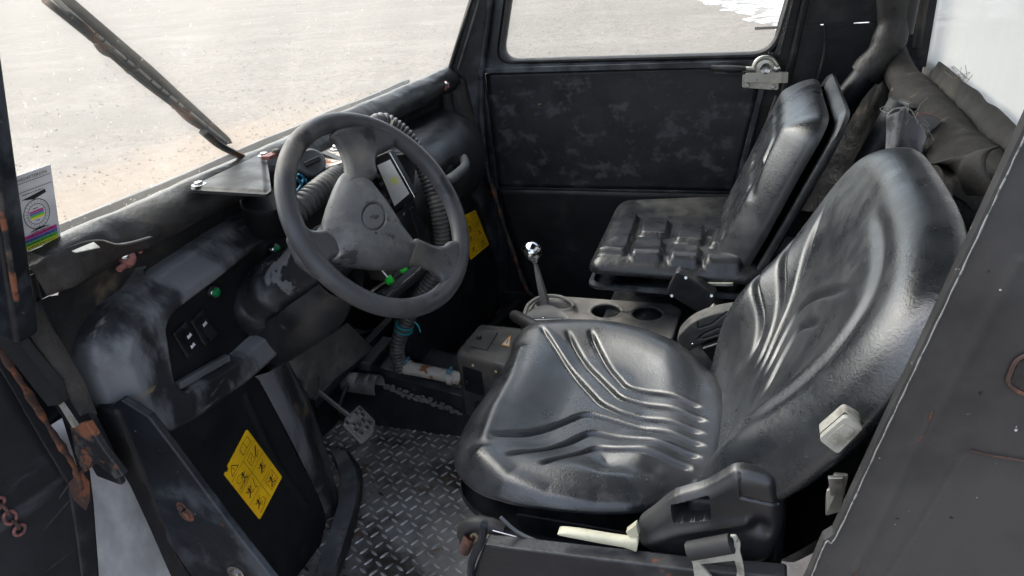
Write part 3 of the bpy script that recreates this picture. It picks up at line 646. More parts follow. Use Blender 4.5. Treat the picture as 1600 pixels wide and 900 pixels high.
for px, py, s_ in ((198, 402, 1.), (222, 380, .55), (697, 133, .8)):
    b = MB().mat('coral'); c = at(px, py, x=-.745); ax = unit((.5, -.3, .5))
    b.lathe(c, ax, [(-.012 * s_, .010 * s_), (0, .014 * s_), (.006 * s_, .012 * s_), (.008 * s_, .007 * s_)], 12, .75)
    b.mat('chrome'); b.lathe(c + ax * .008 * s_ + V(0, -.004, 0), ax, [(0, .006 * s_), (.004 * s_, .006 * s_), (.006 * s_, .003 * s_)], 10)
    b.mat('coral'); b.tube([c + V(0, .01 * s_, -.004), c + V(.004, -.02 * s_, -.008)], .004 * s_, 8); b.build('trim_clip', parent=cab, smooth=60)
# posts of the windscreen
def post(a, b_, w_, d_, mat_, name, up=(0, 1, 0)):
    m_ = MB().mat(mat_); m_.bar(a, b_, w_, d_, up); return m_.build(name, parent=cab, bevel=.006, seg=3)
post(at(20, 520, y=-.07), at(20, 520, y=-.07) + 2.2 * (at(-36, 170, y=-.07) - at(20, 520, y=-.07)), .045, .03, 'paint_navy', 'windscreen_post')
b = MB().mat('rusty_edge'); b.tube([at(26, 470, y=-.088), at(-30, 130, y=-.088)], .003, 8); b.build('post_seal', parent=cab)
# far corner: windscreen post, gusset
b = MB().mat('paint_navy')
b.plate([at(700, 108, y=1.215), at(738, -20, y=1.215), at(765, -20, y=1.235), at(752, 108, y=1.235), at(757, 205, y=1.235), at(745, 240, y=1.22), at(716, 165, y=1.215)], .02, (0, -1, 0))
b.mat('rubber'); b.tube([at(703, 106, y=1.208), at(742, -20, y=1.208)], .006, 8); b.tube([at(716, 108, y=1.208), at(758, -30, y=1.208)], .004, 8)
b.mat('paint_navy'); b.tube([at(753, 108, y=1.232), at(768, -20, y=1.232)], .008, 8)
b.tube(spline([at(*p, y=1.225) for p in [(752, 108), (752, 180), (757, 240), (766, 285)]], 12), .009, 8); b.build('windscreen_post', parent=cab, bevel=.003, smooth=60)
gs = MB().mat('tarp'); rows = []
for a_, b_ in zip([(690, 130), (692, 160), (697, 185), (705, 205)], [(725, 120), (735, 160), (742, 195), (748, 225)]):
    A_, B_ = at(*a_, y=1.16), at(*b_, y=1.215); rows.append([A_ * (1 - s_) + B_ * s_ + V(.006 * math.sin(s_ * 9), -.004 * math.sin(s_ * 12), 0) for s_ in np.linspace(0, 1, 12)])
gs.loft(rows); gs.build('corner_sheet', parent=cab, smooth=80)
b = MB().mat('paint_navy'); b.bar(wsp(-.08, .60), wsp(1.25, .60), .05, .04); b.build('windscreen_header', parent=cab, bevel=.006)

# ------------------------------------------------------------------ passenger door
YD = 1.25
door = MB()
win = [P(-.642, YD, .745), P(.012, YD, .738), P(.115, YD, 1.22), P(-.520, YD, 1.22)]
wi = roundpoly(win, [.045, .05, .06, .06], 10)
out = [P(-.70, YD, .728), P(.018, YD, .722), P(.135, YD, 1.27), P(-.57, YD, 1.27)]
c0 = sum(win) / 4
def ray_out(p):
    d = p - c0; best = 9
    for i in range(4):
        a, b_ = out[i], out[(i + 1) % 4]; e = b_ - a; den = d[0] * e[2] - d[2] * e[0]
        if abs(den) < 1e-9: continue
        t_ = ((a[0] - c0[0]) * e[2] - (a[2] - c0[2]) * e[0]) / den; s_ = ((a[0] - c0[0]) * d[2] - (a[2] - c0[2]) * d[0]) / den
        if t_ > 0 and -1e-6 <= s_ <= 1 + 1e-6: best = min(best, t_)
    return c0 + d * best
ro = np.array([ray_out(p) for p in wi])
def off(p, q, d): return p + (q - p) / np.linalg.norm(q - p) * min(d, np.linalg.norm(q - p) * .9)
rings = [[p + V(0, .02, 0) for p in wi], [p + V(0, -.002, 0) for p in wi], [off(p, q, .004) + V(0, -.008, 0) for p, q in zip(wi, ro)], [off(p, q, .011) + V(0, -.008, 0) for p, q in zip(wi, ro)],
         [off(p, q, .014) + V(0, -.001, 0) for p, q in zip(wi, ro)], [off(p, q, .017) + V(0, 0, 0) for p, q in zip(wi, ro)]]
sl = MB().mat('rubber'); sl.loft(rings, closed=True)
pd = MB().mat('paint_navy')
pd.loft([rings[-1], [off(p, q, .02) + V(0, -.006, 0) for p, q in zip(wi, ro)], [q + V(0, -.006, 0) for q in ro], [q + V(0, .025, 0) for q in ro]], closed=True)
pdoor = pd.build('passenger_door', parent=cab, smooth=40)
sl.build('window_seal', parent=pdoor, smooth=50)
b = MB().mat('glass'); b.plate([P(-.66, YD + .008, .73), P(.03, YD + .008, .73), P(.12, YD + .008, 1.24), P(-.53, YD + .008, 1.24)], .004, (0, -1, 0)); b.build('window_pane', parent=pdoor, smooth=None)
# door skin below the window: upper worn panel, fold, lower panel
b = MB().mat('door_paint')
def skin(x0a, x1a, z0, x0b, x1b, z1, dy, mat_, name, nz=30, amp=.003):
    m_ = MB().mat(mat_); rows = []
    for z in np.linspace(0, 1, nz):
        xa = x0a * (1 - z) + x0b * z; xb = x1a * (1 - z) + x1b * z; zz = z0 * (1 - z) + z1 * z
        rows.append([P(xa * (1 - s_) + xb * s_, YD - dy + amp * noise.noise((s_ * 4, zz * 6, 4)) + .0012 * noise.noise((s_ * 14, zz * 20, 9)) * (1 if 0 < z < 1 else 0), zz) for s_ in np.linspace(0, 1, 50)])
    m_.loft(rows); o_ = m_.build(name, parent=pdoor, smooth=80); md_ = o_.modifiers.new('th', 'SOLIDIFY'); md_.thickness = .01; md_.offset = 0; return o_
skin(-.690, .000, .712, -.682, -.052, .405, -.004, 'door_paint', 'door_skin')
skin(-.682, -.052, .398, -.60, -.10, .04, .002, 'plastic_deep', 'lower_skin')
b = MB().mat('paint_navy'); b.bar(P(-.70, YD - .012, .722), P(.02, YD - .012, .716), .012, .014, (0, 0, 1)); b.build('waist_rail', parent=pdoor, bevel=.002)
b = MB().mat('paint_black'); b.bar(P(-.70, YD - .002, .402), P(-.04, YD - .002, .402), .006, .005); b.build('door_fold', parent=pdoor, bevel=.001)
b = MB().mat('paint_navy'); b.bar(P(-.70, YD - .004, .74), P(-.688, YD - .004, .40), .016, .016, (0, 1, 0)); b.bar(P(.012, YD - .004, .74), P(-.052, YD - .004, .39), .014, .016, (0, 1, 0)); b.build('door_frame', parent=pdoor, bevel=.003)
# slam latch
lt = MB(); c = at(1190, 120, y=YD - .02); k = 1.72 / FPX * 1.0
def lp(px, py, dy=0.): return at(px, py, y=YD - .02 - dy)
lt.mat('zinc')
lt.plate(roundpoly([lp(1160, 116), (lp(1218, 112)), lp(1216, 141), lp(1159, 137)], .006, 4), .004, (0, -1, 0))
lt.plate(roundpoly([lp(1164, 114, .016), lp(1222, 112, .016), lp(1222, 130, .016), lp(1163, 129, .016)], .004, 4), .016, (0, -1, 0))
arc = [lp(1196 + 18 * math.cos(a), 108 - 18 * math.sin(a), .008) for a in np.linspace(-.15, PI + .15, 18)]
lt.tube(arc, .006, 8); lt.lathe(lp(1196, 107, 0), (0, -1, 0), [(0, .024), (.012, .022), (.014, .012)], 20)
lt.mat('steel'); lt.lathe(lp(1196, 107, .012), (0, -1, 0), [(0, .013), (.006, .012), (.003, .006)], 14)
lt.lathe(lp(1214, 107, .004), (0, -1, 0), [(0, .009), (.012, .008), (.014, .004)], 10)
lt.mat('zinc'); lt.plate(roundpoly([lp(1220, 113, .01), lp(1232, 113, .01), lp(1231, 130, .01), lp(1218, 130, .01)], .003, 3), .014, (0, -1, 0))
lt.tube([lp(1180, 108, .012), lp(1166, 108, .014), lp(1160, 110, .014)], .006, 8)
for p in ((1168, 133), (1208, 136)): lt.mat('steel'); lt.lathe(lp(*p, .001), (0, -1, 0), [(0, .006), (.004, .005)], 8)
latch = lt.build('door_latch', parent=pdoor, smooth=45, bevel=.0008)
lv = MB().mat('rubber'); pts = [lp(1165, 107, .018), lp(1150, 108, .022), lp(1130, 107, .024), lp(1111, 106, .024)]
lv.tube(spline(pts, 16), lambda t: .006 + .0045 * math.sin(min(1, t * 1.3) * PI * .85), 10, flat=.8); lv.mat('paint_navy'); lv.bar(lp(1116, 112, .012), lp(1165, 113, .012), .008, .008); lv.build('latch_lever', parent=pdoor, smooth=60)

# rear side wall behind the door, in two sheets with a slit between them
b = MB().mat('paint_black')
zs = at(1320, 37, y=1.275)[2]
b.plate([P(.02, 1.275, zs - .0012), P(.33, 1.275, zs - .0012), P(.33, 1.275, 0), P(-.13, 1.275, 0), P(-.06, 1.275, .4)], .008, (0, -1, 0))
b.plate([P(.02, 1.275, zs + .0012), P(.33, 1.275, zs + .0012), P(.33, 1.275, 1.3), P(.13, 1.275, 1.3)], .008, (0, -1, 0))
b.build('side_wall', parent=cab, bevel=.001)
b = MB().mat('paint_black')  # strips added over the slit to block its light, leaving two openings
for xa, xb in ((1180, 1282), (1287, 1334), (1358, 1500)): b.bar(at(xa, 36, y=1.268) * V(1, 1, 0) + V(0, 0, zs), at(xb, 36, y=1.268) * V(1, 1, 0) + V(0, 0, zs), .004, .006)
b.build('slit_blocker', parent=cab)
b = MB().mat('rubber'); b.tube([at(1226, 145, y=1.262), at(1262, -20, y=1.262)], .009, 8); b.tube([at(1215, 150, y=1.262), at(1160, 305, y=1.262)], .006, 8)
b.tube(spline([at(*p, y=1.262) for p in [(1287, 40), (1288, 80), (1275, 130), (1262, 170)]], 14), .003, 6); b.build('wall_seal', parent=cab, smooth=60)
tf = MB().mat('tarp'); rows = []
for i, s0 in enumerate(np.linspace(0, 1, 20)):
    A_ = at(1345, 95, y=1.26) * (1 - s0) + at(1230, 330, y=1.26) * s0; B_ = at(1402, 130, y=1.1) * (1 - s0) + at(1330, 330, y=1.1) * s0
    rows.append([A_ * (1 - u_) + B_ * u_ + V(.012 * noise.noise((s0 * 5, u_ * 5, 2)), .012 * noise.noise((s0 * 6, u_ * 6, 6)), 0) for u_ in np.linspace(0, 1, 14)])
tf.loft(rows); tf.build('lining_sheet', parent=cab, smooth=80)

# ------------------------------------------------------------------ roll bar tubes, rear bar, rear window
b = MB().mat('paint_black'); b.tube([at(1394, 66, y=1.13), at(1330, 145, y=1.13), at(1262, 262, y=1.13), P(.0, 1.13, .30)], .027, 20); b.build('roll_bar', parent=cab, smooth=60)
b = MB().mat('paint_black'); b.tube([P(.25, 1.15, .78), P(.262, 1.15, 1.05), P(.262, 1.15, 1.28)], .03, 20); b.mat('tarp_dusty')
b.tube(spline([P(.235, 1.16, .76), P(.255, 1.13, .715), P(.27, 1.05, .69)], 8), .030, 18); b.build('rear_post', parent=cab, smooth=60)
b = MB().mat('paint_black'); b.tube([P(.270, 1.2, .685), P(.270, .0, .680)], .022, 18); b.build('rear_bar', parent=cab, smooth=60)
b = MB().mat('paint_black'); b.tube([at(1412, 160, y=.80), at(1360, 250, y=.80), at(1290, 380, y=.80)], .024, 18); b.build('roll_bar', parent=cab, smooth=60)
b = MB().mat('tarp'); jc = at(1392, 70, y=1.125); b.tube(spline([at(1352, 118, y=1.13), at(1376, 88, y=1.13), at(1392, 55, y=1.135), at(1396, 15, y=1.14), at(1396, -60, y=1.14)], 24), lambda t: .033 + .002 * math.sin(t * 17) - .004 * t, 20); b.build('joint_wrap', parent=cab, smooth=60)
# dusty wrap round the rear bar
wr = MB().mat('foam_dusty'); rows = []
for i, y in enumerate(np.linspace(1.04, .20, 90)):
    r = []
    for j, a in enumerate(np.linspace(-.7, PI + .9, 20)):
        rr = .036 + .007 * noise.noise((y * 9, a * 1.2, 0)) + .003 * noise.noise((y * 40, a * 6, 3)) + (.01 if j == 0 else 0)
        r.append(P(.270 - rr * math.cos(a - .5), y + .006 * noise.noise((a * 3, 0, 8)) * (1 if i in (0, 89) else 0), .683 + rr * math.sin(a - .5)))
    rows.append(r)
wr.loft(rows); o = wr.build('bar_wrap', parent=cab, smooth=80); md = o.modifiers.new('th', 'SOLIDIFY'); md.thickness = .003
# flap between bar and window
fp2 = MB().mat('tarp_dusty'); rows = []
for i, y in enumerate(np.linspace(1.02, .15, 60)):
    rows.append([P(.292 + .004 * noise.noise((y * 8, 0, 3)), y, .700), P(.302, y, .718 + .003 * noise.noise((y * 20, 0, 3))), P(.312 + .004 * noise.noise((y * 9, 2, 3)), y, .742 + .004 * noise.noise((y * 14, 5, 3)))])
fp2.loft(rows); o = fp2.build('window_flap', parent=cab, smooth=80); md = o.modifiers.new('th', 'SOLIDIFY'); md.thickness = .004
rg = MB().mat('rear_glass'); rows = []
for y in np.linspace(-.005, 1.24, 40): rows.append([P(.325 + .006 * noise.noise((y * 3, z * 3, 0)), y, z) for z in np.linspace(.66, 1.30, 24)])
rg.loft(rows); o = rg.build('rear_window', parent=cab, smooth=80)
b = MB().mat('paint_black'); b.bar(P(.315, 1.235, .70), P(.315, 1.235, 1.30), .03, .04, (0, 1, 0)); b.mat('rubber'); b.tube([P(.30, 1.21, .74), P(.30, 1.21, 1.3)], .01, 8); b.build('window_frame', parent=cab, bevel=.003)
rt = MB().mat('fray')
for i in range(14):
    c = P(.312 + rng.normal() * .004, rng.normal(.86, .018), .74 + rng.normal() * .004); rt.tube(spline([c, c + V(*(rng.normal(size=3) * .008)), c + V(*(rng.normal(size=3) * .014))], 4), .0005, 4)
rt.build('frayed_thread', parent=cab, kind='stuff')
# hanging torn cloth behind the driver's seat
tc_ = MB().mat('cloth_grey')
def cl(px, py, d=0.): return at(px, py, y=.60 + d)
top = spline([cl(1386, 180), cl(1398, 170), cl(1420, 170), cl(1430, 184), cl(1437, 203), cl(1442, 222), cl(1456, 238), cl(1472, 247)], 42)
bot = spline([cl(1376, 262), cl(1390, 268), cl(1402, 262), cl(1408, 266), cl(1420, 270), cl(1430, 272), cl(1450, 274), cl(1478, 276)], 42)
n_ = min(len(top), len(bot)); rows = []
for s0 in np.linspace(0, 1, 18):
    rows.append([top[i] * (1 - s0) + bot[i] * s0 + V(.006 * math.sin(i * .33 + s0), -.012 * math.sin(i * .30) - .008 * math.sin(s0 * 3), 0) for i in range(n_)])
tc_.loft(rows)
back_ = spline([cl(1430, 184, .03), cl(1445, 178, .04), cl(1466, 188, .05), cl(1476, 212, .05), cl(1474, 240, .02)], 20)
tc_.loft([list(back_), [p + V(-.01, .0, -.04) for p in back_], [p + V(-.02, -.0, -.08) for p in back_]])
o = tc_.build('torn_cloth', parent=None, smooth=80); md = o.modifiers.new('th', 'SOLIDIFY'); md.thickness = .002
cloth = o; tag(o, 'torn grey cloth with frayed threads hanging behind the driver\'s seat', 'cloth')
hm = MB().mat('fray'); hm.tube(top, .0011, 6); hm.mats.append('coral'); hm.cur = 1; hm.tube(back_, .0018, 6); hm.build('torn_hem', parent=cloth, smooth=60, kind='stuff')
th = MB().mat('fray')
for i in range(30):
    k = rng.integers(2, len(top) - 2); c = top[k]; d = V(*(rng.normal(size=3) * .004)) + V(0, 0, .003)
    th.tube(spline([c, c + d, c + d * 1.4 + V(*(rng.normal(size=3) * .004)), c + d * 1.2 + V(*(rng.normal(size=3) * .007))], 6), .0004, 4)
th.build('frayed_thread', parent=cloth, kind='stuff')
rg2 = MB().mat('tarp_dusty'); rows = []
for s0 in np.linspace(0, 1, 26):
    A_ = at(1440, 262, y=.48) * (1 - s0) + at(1562, 226, y=.33) * s0; B_ = at(1470, 300, y=.46) * (1 - s0) + at(1560, 330, y=.33) * s0
    rows.append([A_ * (1 - u_) + B_ * u_ + V(.02 * math.sin(u_ * PI) * math.sin(s0 * 5 + .5), .012 * math.sin(u_ * 5), .014 * math.sin(u_ * PI) * math.cos(s0 * 7)) for u_ in np.linspace(0, 1, 14)])
rg2.loft(rows); o = rg2.build('rag', parent=None, smooth=80, label='dusty brown rag bunched between driver\'s seat back and side panel', cat='rag'); md = o.modifiers.new('th', 'SOLIDIFY'); md.thickness = .003

# ------------------------------------------------------------------ driver's doorway: front post, sill pieces, near side panel
YN = 0.0
b = MB().mat('paint_navy')
b.plate([at(*p, y=YN) for p in [(146, 652), (188, 624), (232, 652), (278, 712), (358, 820), (445, 930), (318, 930), (240, 815), (195, 745), (165, 700)]], .012, (0, -1, 0))
b.mat('paint_black')
fa = [at(*p, y=YN + .001) for p in [(165, 700), (195, 745), (240, 815), (318, 930)]]; fb_ = [p + V(-.035, .03, -.01) for p in fa]
b.loft([fa, fb_])
post_ = b.build('door_post', parent=cab, bevel=.003, smooth=35)
for px, py, rr in ((292, 803, .008), (284, 791, .005), (369, 896, .009)):
    b = MB(); bolt(b, at(px, py, y=YN - .0005), (0, -1, 0), rr, .004, True, 'rusty' if py < 850 else 'steel'); b.build('bolt', parent=post_, smooth=40)
b = MB().mat('rubber_grey')
ea = [at(*p, y=-.045) for p in [(-25, 425), (30, 500), (70, 560), (100, 610), (128, 655)]]; eb = [at(*p, y=-.035) for p in [(5, 405), (55, 490), (90, 545), (118, 595), (138, 645)]]
b.mat('foam_dusty'); b.loft([ea, [(p + q_) / 2 + V(0, -.006, .004) for p, q_ in zip(ea, eb)], eb, [p + V(0, .01, -.01) for p in eb]]); o = b.build('post_padding', parent=cab, smooth=70)
b = MB().mat('paint_black'); b.plate([at(*p, y=-.03) for p in [(-10, 470), (45, 430), (60, 490), (140, 650), (165, 700), (190, 760), (150, 745), (115, 680), (40, 570)]], .01, (0, -1, 0)); b.build('hinge_post', parent=cab, bevel=.003)
def nz(x, y, yy): return at(x / 1.765, y / 1.765 + 390, y=yy)
b = MB().mat('white_plastic'); b.plate([nz(*p, -.052) for p in [(155, 418), (162, 415), (212, 488), (200, 492)]], .004, (0, -1, 0)); b.build('gap_strip', parent=cab)  # white plate stands in for the gap above the hinge plate
b = MB().mat('rubber'); b.plate([nz(*p, -.06) for p in [(-60, 100), (0, 180), (60, 268), (150, 378), (164, 428), (132, 432), (60, 340), (-60, 190)]], .012, (0, -1, 0)); b.build('door_seal', parent=cab, smooth=60)
b = MB().mat('rusty_edge'); b.plate([nz(*p, -.05) for p in [(192, 492), (238, 480), (290, 560), (340, 625), (318, 634), (262, 590), (228, 620), (205, 560)]], .01, (0, -1, 0)); b.build('hinge_plate', parent=cab, bevel=.002)
# front mudguard outside
fm = MB().mat('fender'); rows = []
for i, s0 in enumerate(np.linspace(0, 1, 24)):
    rows.append([P(-.98 + .05 * math.sin(s0 * 2.2) + .03 * math.sin(u_ * 3), -.12 + .45 * u_, -.30 + .75 * s0) for u_ in np.linspace(0, 1, 20)])
fm.loft(rows); o = fm.build('mudguard', parent=cab, smooth=80); md = o.modifiers.new('th', 'SOLIDIFY'); md.thickness = .006
# open driver's door seen edge-on at the left
DO, DN = V(-.87, -.05, .4), unit((1, -.15, 0))
dd = MB().mat('tarp'); DU = V(-.15, -1, 0) / np.linalg.norm([.15, 1])  # away from the hinge
rows = []
# the skin ends where the door tube runs
tl = [on(x_ / 1.765, y_ / 1.765 + 390, DO, DN) - DO for x_, y_ in [(-300, -250), (-80, 160), (0, 300), (60, 405), (130, 510), (205, 620), (228, 700), (245, 900), (262, 1100)]]
tz = [p[2] + .4 for p in tl][::-1]; ts = [float(p @ DU) for p in tl][::-1]
for z in np.linspace(-.1, 1.15, 60):
    smin = float(np.interp(z, tz, ts)) + .004
    rows.append([DO + DU * s_ + V(0, 0, z - .4) + DN * (.004 * noise.noise((s_ * 6, z * 5, 0)) + .006 * smooth01(np.array((s_ * 1.1 + z * 1.0 - .37) * 40)).item() * .5) for s_ in np.linspace(smin, .66, 34)])
dd.mat('door_paint'); dd.loft(rows); ddoor = dd.build('driver_door', parent=cab, smooth=60); md = ddoor.modifiers.new('th', 'SOLIDIFY'); md.thickness = .012
def dp(px, py, lift=.0): return on(px, py, DO + DN * lift, DN)
def dz(x, y, l=.016): return dp(x / 1.765, y / 1.765 + 390, l)
b = MB().mat('paint_black'); b.plate([dz(*p) for p in [(-80, 120), (0, 262), (60, 365), (150, 495), (218, 615), (240, 690), (190, 655), (112, 530), (60, 445), (-80, 200)]], .022, DN)
b.build('door_tube', parent=ddoor, smooth=40, bevel=.004, seg=3)
b = MB().mat('paint_black'); b.plate([dz(*p) for p in [(186, 640), (250, 600), (262, 700), (284, 1000), (236, 1000), (206, 760)]], .022, DN); b.build('door_tube', parent=ddoor, smooth=40, bevel=.004, seg=3)
b = MB().mat('rusty'); b.tube(spline([dz(*p, .017) for p in [(-80, 135), (0, 275), (70, 385), (150, 512), (205, 600), (232, 690)]], 40), lambda t: .0045 + .0012 * math.sin(t * 31) + .0008 * math.sin(t * 77), 8, flat=.6)
b.build('rusty_seam', parent=ddoor, smooth=60)
b = MB().mat('rusty'); b.plate([dz(*p, .019) for p in [(190, 645), (225, 610), (248, 640), (250, 690), (238, 720), (205, 690)]], .003, DN); b.build('rust_patch', parent=ddoor, bevel=.001)
for a_, b_ in (((25, 870), (118, 770)), ((60, 900), (122, 850)), ((90, 780), (108, 752))):
    b = MB().mat('tarp'); p0, p1 = dp(*a_, .011), dp(*b_, .011); b.tube([p0, (p0 + p1) / 2 + DN * .002, p1], .003, 8, flat=.6); b.build('door_crease', parent=ddoor, smooth=60)
# chain
chain = empty('chain', dp(15, 800, .02), 'short rusty chain hanging on the open driver\'s door', 'chain')
cp = spline([dp(*p, .018) for p in [(-16, 775), (2, 790), (20, 815), (34, 832)]], 6)
for i in range(len(cp) - 1):
    a, b_ = cp[i], cp[i + 1]; c = (a + b_) / 2; d = unit(b_ - a); L_ = np.linalg.norm(b_ - a) * .62; sdv = unit(np.cross(d, DN)) if i % 2 else DN
    ring = [c + d * L_ * math.cos(t) * 1.0 + sdv * .007 * math.sin(t) for t in np.linspace(0, 2 * PI, 20, endpoint=False)]
    b = MB().mat('coral' if i % 2 else 'rusty'); b.tube(ring, .0023, 8, closed=True); b.build('chain_link', parent=chain, smooth=70)
# near rear side panel
YP = -.03
edge = [at(*p, y=YP)[[0, 2]] for p in [(1628, 138), (1600, 199), (1520, 371), (1430, 563), (1370, 690), (1302, 836), (1286, 846), (1262, 903), (1240, 950)]]
ol = [tuple(p) for p in edge] + [(.10, .25), (.62, .25), (.62, 1.1), (.25, 1.1)]
sp_ = MB().mat('side_panel')
c1 = [at(*p, y=YP)[[0, 2]] for p in [(1600, 395), (1462, 650), (1430, 700), (1335, 900)]]
c2 = [at(*p, y=YP)[[0, 2]] for p in [(1505, 705), (1460, 780), (1385, 900), (1350, 960)]]
c3 = [at(*p, y=YP)[[0, 2]] for p in [(1505, 705), (1560, 712), (1640, 730)]]
def sph(U, W, D): return edge_round(D, .0015) + groove(U, W, c1, -.0016, .004, .02) + groove(U, W, c2, .0012, .0012, .02) + groove(U, W, c3, .0010, .001, .02) + wob(U, W, 14, .0007)
relief(sp_, ol, (0, YP, 0), (1, 0, 0), (0, 0, 1), sph, .0022, ((0, .003), (0, .012)))
spn = sp_.build('side_panel', parent=cab, smooth=50, label='grey worn side panel with chipped white edge beside driver\'s seat')
e = MB().mat('chip_white'); pl_ = spline([V(p[0] + .0022, YP - .0012, p[1]) for p in edge], 90)
e.tube(pl_ + np.array([[.0002 * math.sin(i * 1.9), 0, 0] for i in range(len(pl_))]), lambda t: .0010 + .0002 * math.sin(t * 137), 6, flat=.6); e.build('chipped_edge', parent=spn, smooth=60)
e = MB().mat('rusty'); e.tube(roundpoly([at(*p, y=YP - .002) for p in [(1572, 600), (1588, 560), (1625, 548), (1650, 612), (1600, 618)]], .006, 4), .0016, 6, closed=True)
e.mat('tarp'); e.plate([at(*p, y=YP - .001) for p in [(1578, 597), (1592, 565), (1620, 556), (1640, 608), (1600, 612)]], .003, (0, -1, 0)); e.build('door_catch', parent=spn, smooth=50)
e = MB().mat('rusty')
for pts in ([(1457, 642), (1447, 672), (1432, 692)], [(1349, 870), (1340, 892), (1334, 905)], [(1517, 704), (1550, 712), (1600, 720)]): e.tube(spline([at(*p, y=YP - .0012) for p in pts], 10), .0011, 6, flat=.5)
e.build('rust_line', parent=spn, smooth=60)
b = MB().mat('paint_black'); b.box((.22, .13, .35), (.18, .30, .50)); b.build('engine_cover', parent=cab, bevel=.02, seg=4)

# wiper on the outside of the glass
wp = empty('windscreen_wiper', wsp(.35, .0, -.02), 'black windscreen wiper with rusty orange spine lying diagonally outside the windscreen', 'wiper')
def wg(px, py, l): return on(px, py, wsp(0, 0, -l), WN)
rub = MB().mat('rubber'); rub.plate([wg(*p, .018) for p in [(62, -20), (95, -20), (240, 105), (360, 216), (364, 224), (355, 226), (215, 118)]], .008, WN); rub.build('wiper_rubber', parent=wp, bevel=.001)
sp2 = MB().mat('rusty_edge'); sp2.tube(spline([wg(*p, .010) for p in [(70, 0), (150, 65), (220, 125), (290, 178), (352, 224)]], 30), .0035, 8)
sp2.mat('orange'); sp2.mats[-1] = 'pipe_rusty'; sp2.tube(spline([wg(*p, .012) for p in [(80, -8), (160, 62), (232, 122), (300, 178), (356, 223)]], 30), .0018, 6); sp2.build('wiper_spine', parent=wp, smooth=60)
fr_ = MB().mat('rusty_edge')
for pts in ([(95, 25), (130, 55), (145, 78), (160, 90), (180, 100), (195, 118), (210, 126), (240, 150), (262, 170), (290, 195), (330, 220)],):
    fr_.tube(spline([wg(p[0] + 9, p[1] - 5, .012) for p in pts], 40), lambda t: .0042 + .0009 * math.sin(t * 30), 8, flat=.5)
for p in ((135, 58), (148, 70), (186, 98), (203, 110), (226, 128), (240, 143), (253, 153), (266, 165)):
    fr_.bar(wg(p[0] + 3, p[1] + 4, .012), wg(p[0] + 14, p[1] - 9, .012), .004, .004)
fr_.build('wiper_bridge', parent=wp, smooth=60, bevel=.0006)
b = MB().mat('rusty_edge'); b.tube(spline([wg(*p, .006) for p in [(318, 206), (345, 228), (378, 245), (402, 262)]], 12), .007, 8, flat=.6); b.build('wiper_arm', parent=wp, smooth=60)

# ================================================================== dashboard
dash = empty('dashboard', (-.75, .60, .42), 'long black moulded dashboard with scuffed rounded rim under the windscreen', 'dashboard')
XD = -.745
ol = [(.055, .624), (.172, .637), (.373, .645), (.60, .650), (.70, .645), (.70, .43), (.468, .400), (.23, .392), (.100, .402), (.045, .416), (.018, .45), (.004, .52), (.006, .575), (.020, .606)]
ol = roundpoly(ol, .02, 5)
inn = [(.103, .578), (.125, .588), (.224, .594), (.377, .609), (.62, .612), (.62, .50), (.33, .466), (.196, .459), (.098, .474), (.088, .50)]
inn = roundpoly(inn, .010, 4)
def dash_h(U, W, D):
    di, _, _ = sdf(U, W, inn)
    rise = .030 * smooth01(D / .030) ** .8
    return rise - .024 * smooth01((di + .006) / .012) - edge_round(D, .002) * 0 + wob(U, W, 18, .0012)
b = MB().mat('rim_worn'); relief(b, ol, (XD - .03, 0, 0), (0, 1, 0), (0, 0, 1), dash_h, .0022, ((.004, .012), (0, .06)))
b.build('dash_rim', parent=dash, smooth=60)
b = MB().mat('plastic_deep'); ol2 = roundpoly([(p[0], p[1]) for p in [(.092, .586), (.63, .619), (.63, .49), (.33, .455), (.09, .465), (.080, .50)]], .01, 3)
relief(b, ol2, (XD - .0225, 0, 0), (0, 1, 0), (0, 0, 1), lambda U, W, D: wob(U, W, 20, .0004), .004, ((0, .01),)); b.build('switch_panel', parent=dash, smooth=60)
b = MB().mat('rubber_grey'); b.bar(P(XD - .016, .100, .481), P(XD - .016, .205, .466), .012, .012, (1, 0, 0)); b.build('bevel_reflection', parent=dash, bevel=.003)  # pale grey bar paints the reflection on the panel's lower bevel
def face(px, py, d=-.022): return at(px, py, x=XD + d)
for (px, py, state) in ((288, 531, 1), (315, 512, 0)):
    c = face(px, py); uy, uz = V(0, .97, .10), unit((.0, -.22, 1)); uy = unit(np.cross(uz, (1, 0, 0)))
    sw = MB().mat('plastic'); sw.box(c + V(.002, 0, 0), (.006, .028, .048), [V(1, 0, 0), uy, uz]); o = sw.build('rocker_switch', parent=dash, bevel=.002, seg=3)
    rk = MB().mat('plastic_deep'); rows = []
    for s0 in np.linspace(-1, 1, 14):
        hh = .006 + .0035 * (s0 * (1 if state else -1)) + .001 * s0 * s0
        rows.append([c + uz * s0 * .0175 + uy * q_ * .0085 + V(.004 + hh * (1 if abs(q_) < 1.01 else 0), 0, 0) for q_ in (-1, -.9, 0, .9, 1)])
    rk.loft(rows); rk.plate([rows[0][0], rows[0][-1], c + uz * -.0175 + uy * .0085, c + uz * -.0175 - uy * .0085], .001)
    rk.mat('white_paper')
    for s_ in ((-.55, .55) if state else (.5,)):
        cc = c + uz * s_ * .0175 + V(.0125 + .0035 * s_ * (1 if state else -1), 0, 0)
        rk.plate([cc + uy * a * .0045 + uz * b_ * .003 for a, b_ in ((-1, -1), (1, -.8), (.7, 1), (-.2, .5), (-.9, 1))], .0005, (1, 0, 0))
    rk.build('rocker', parent=o, smooth=60)
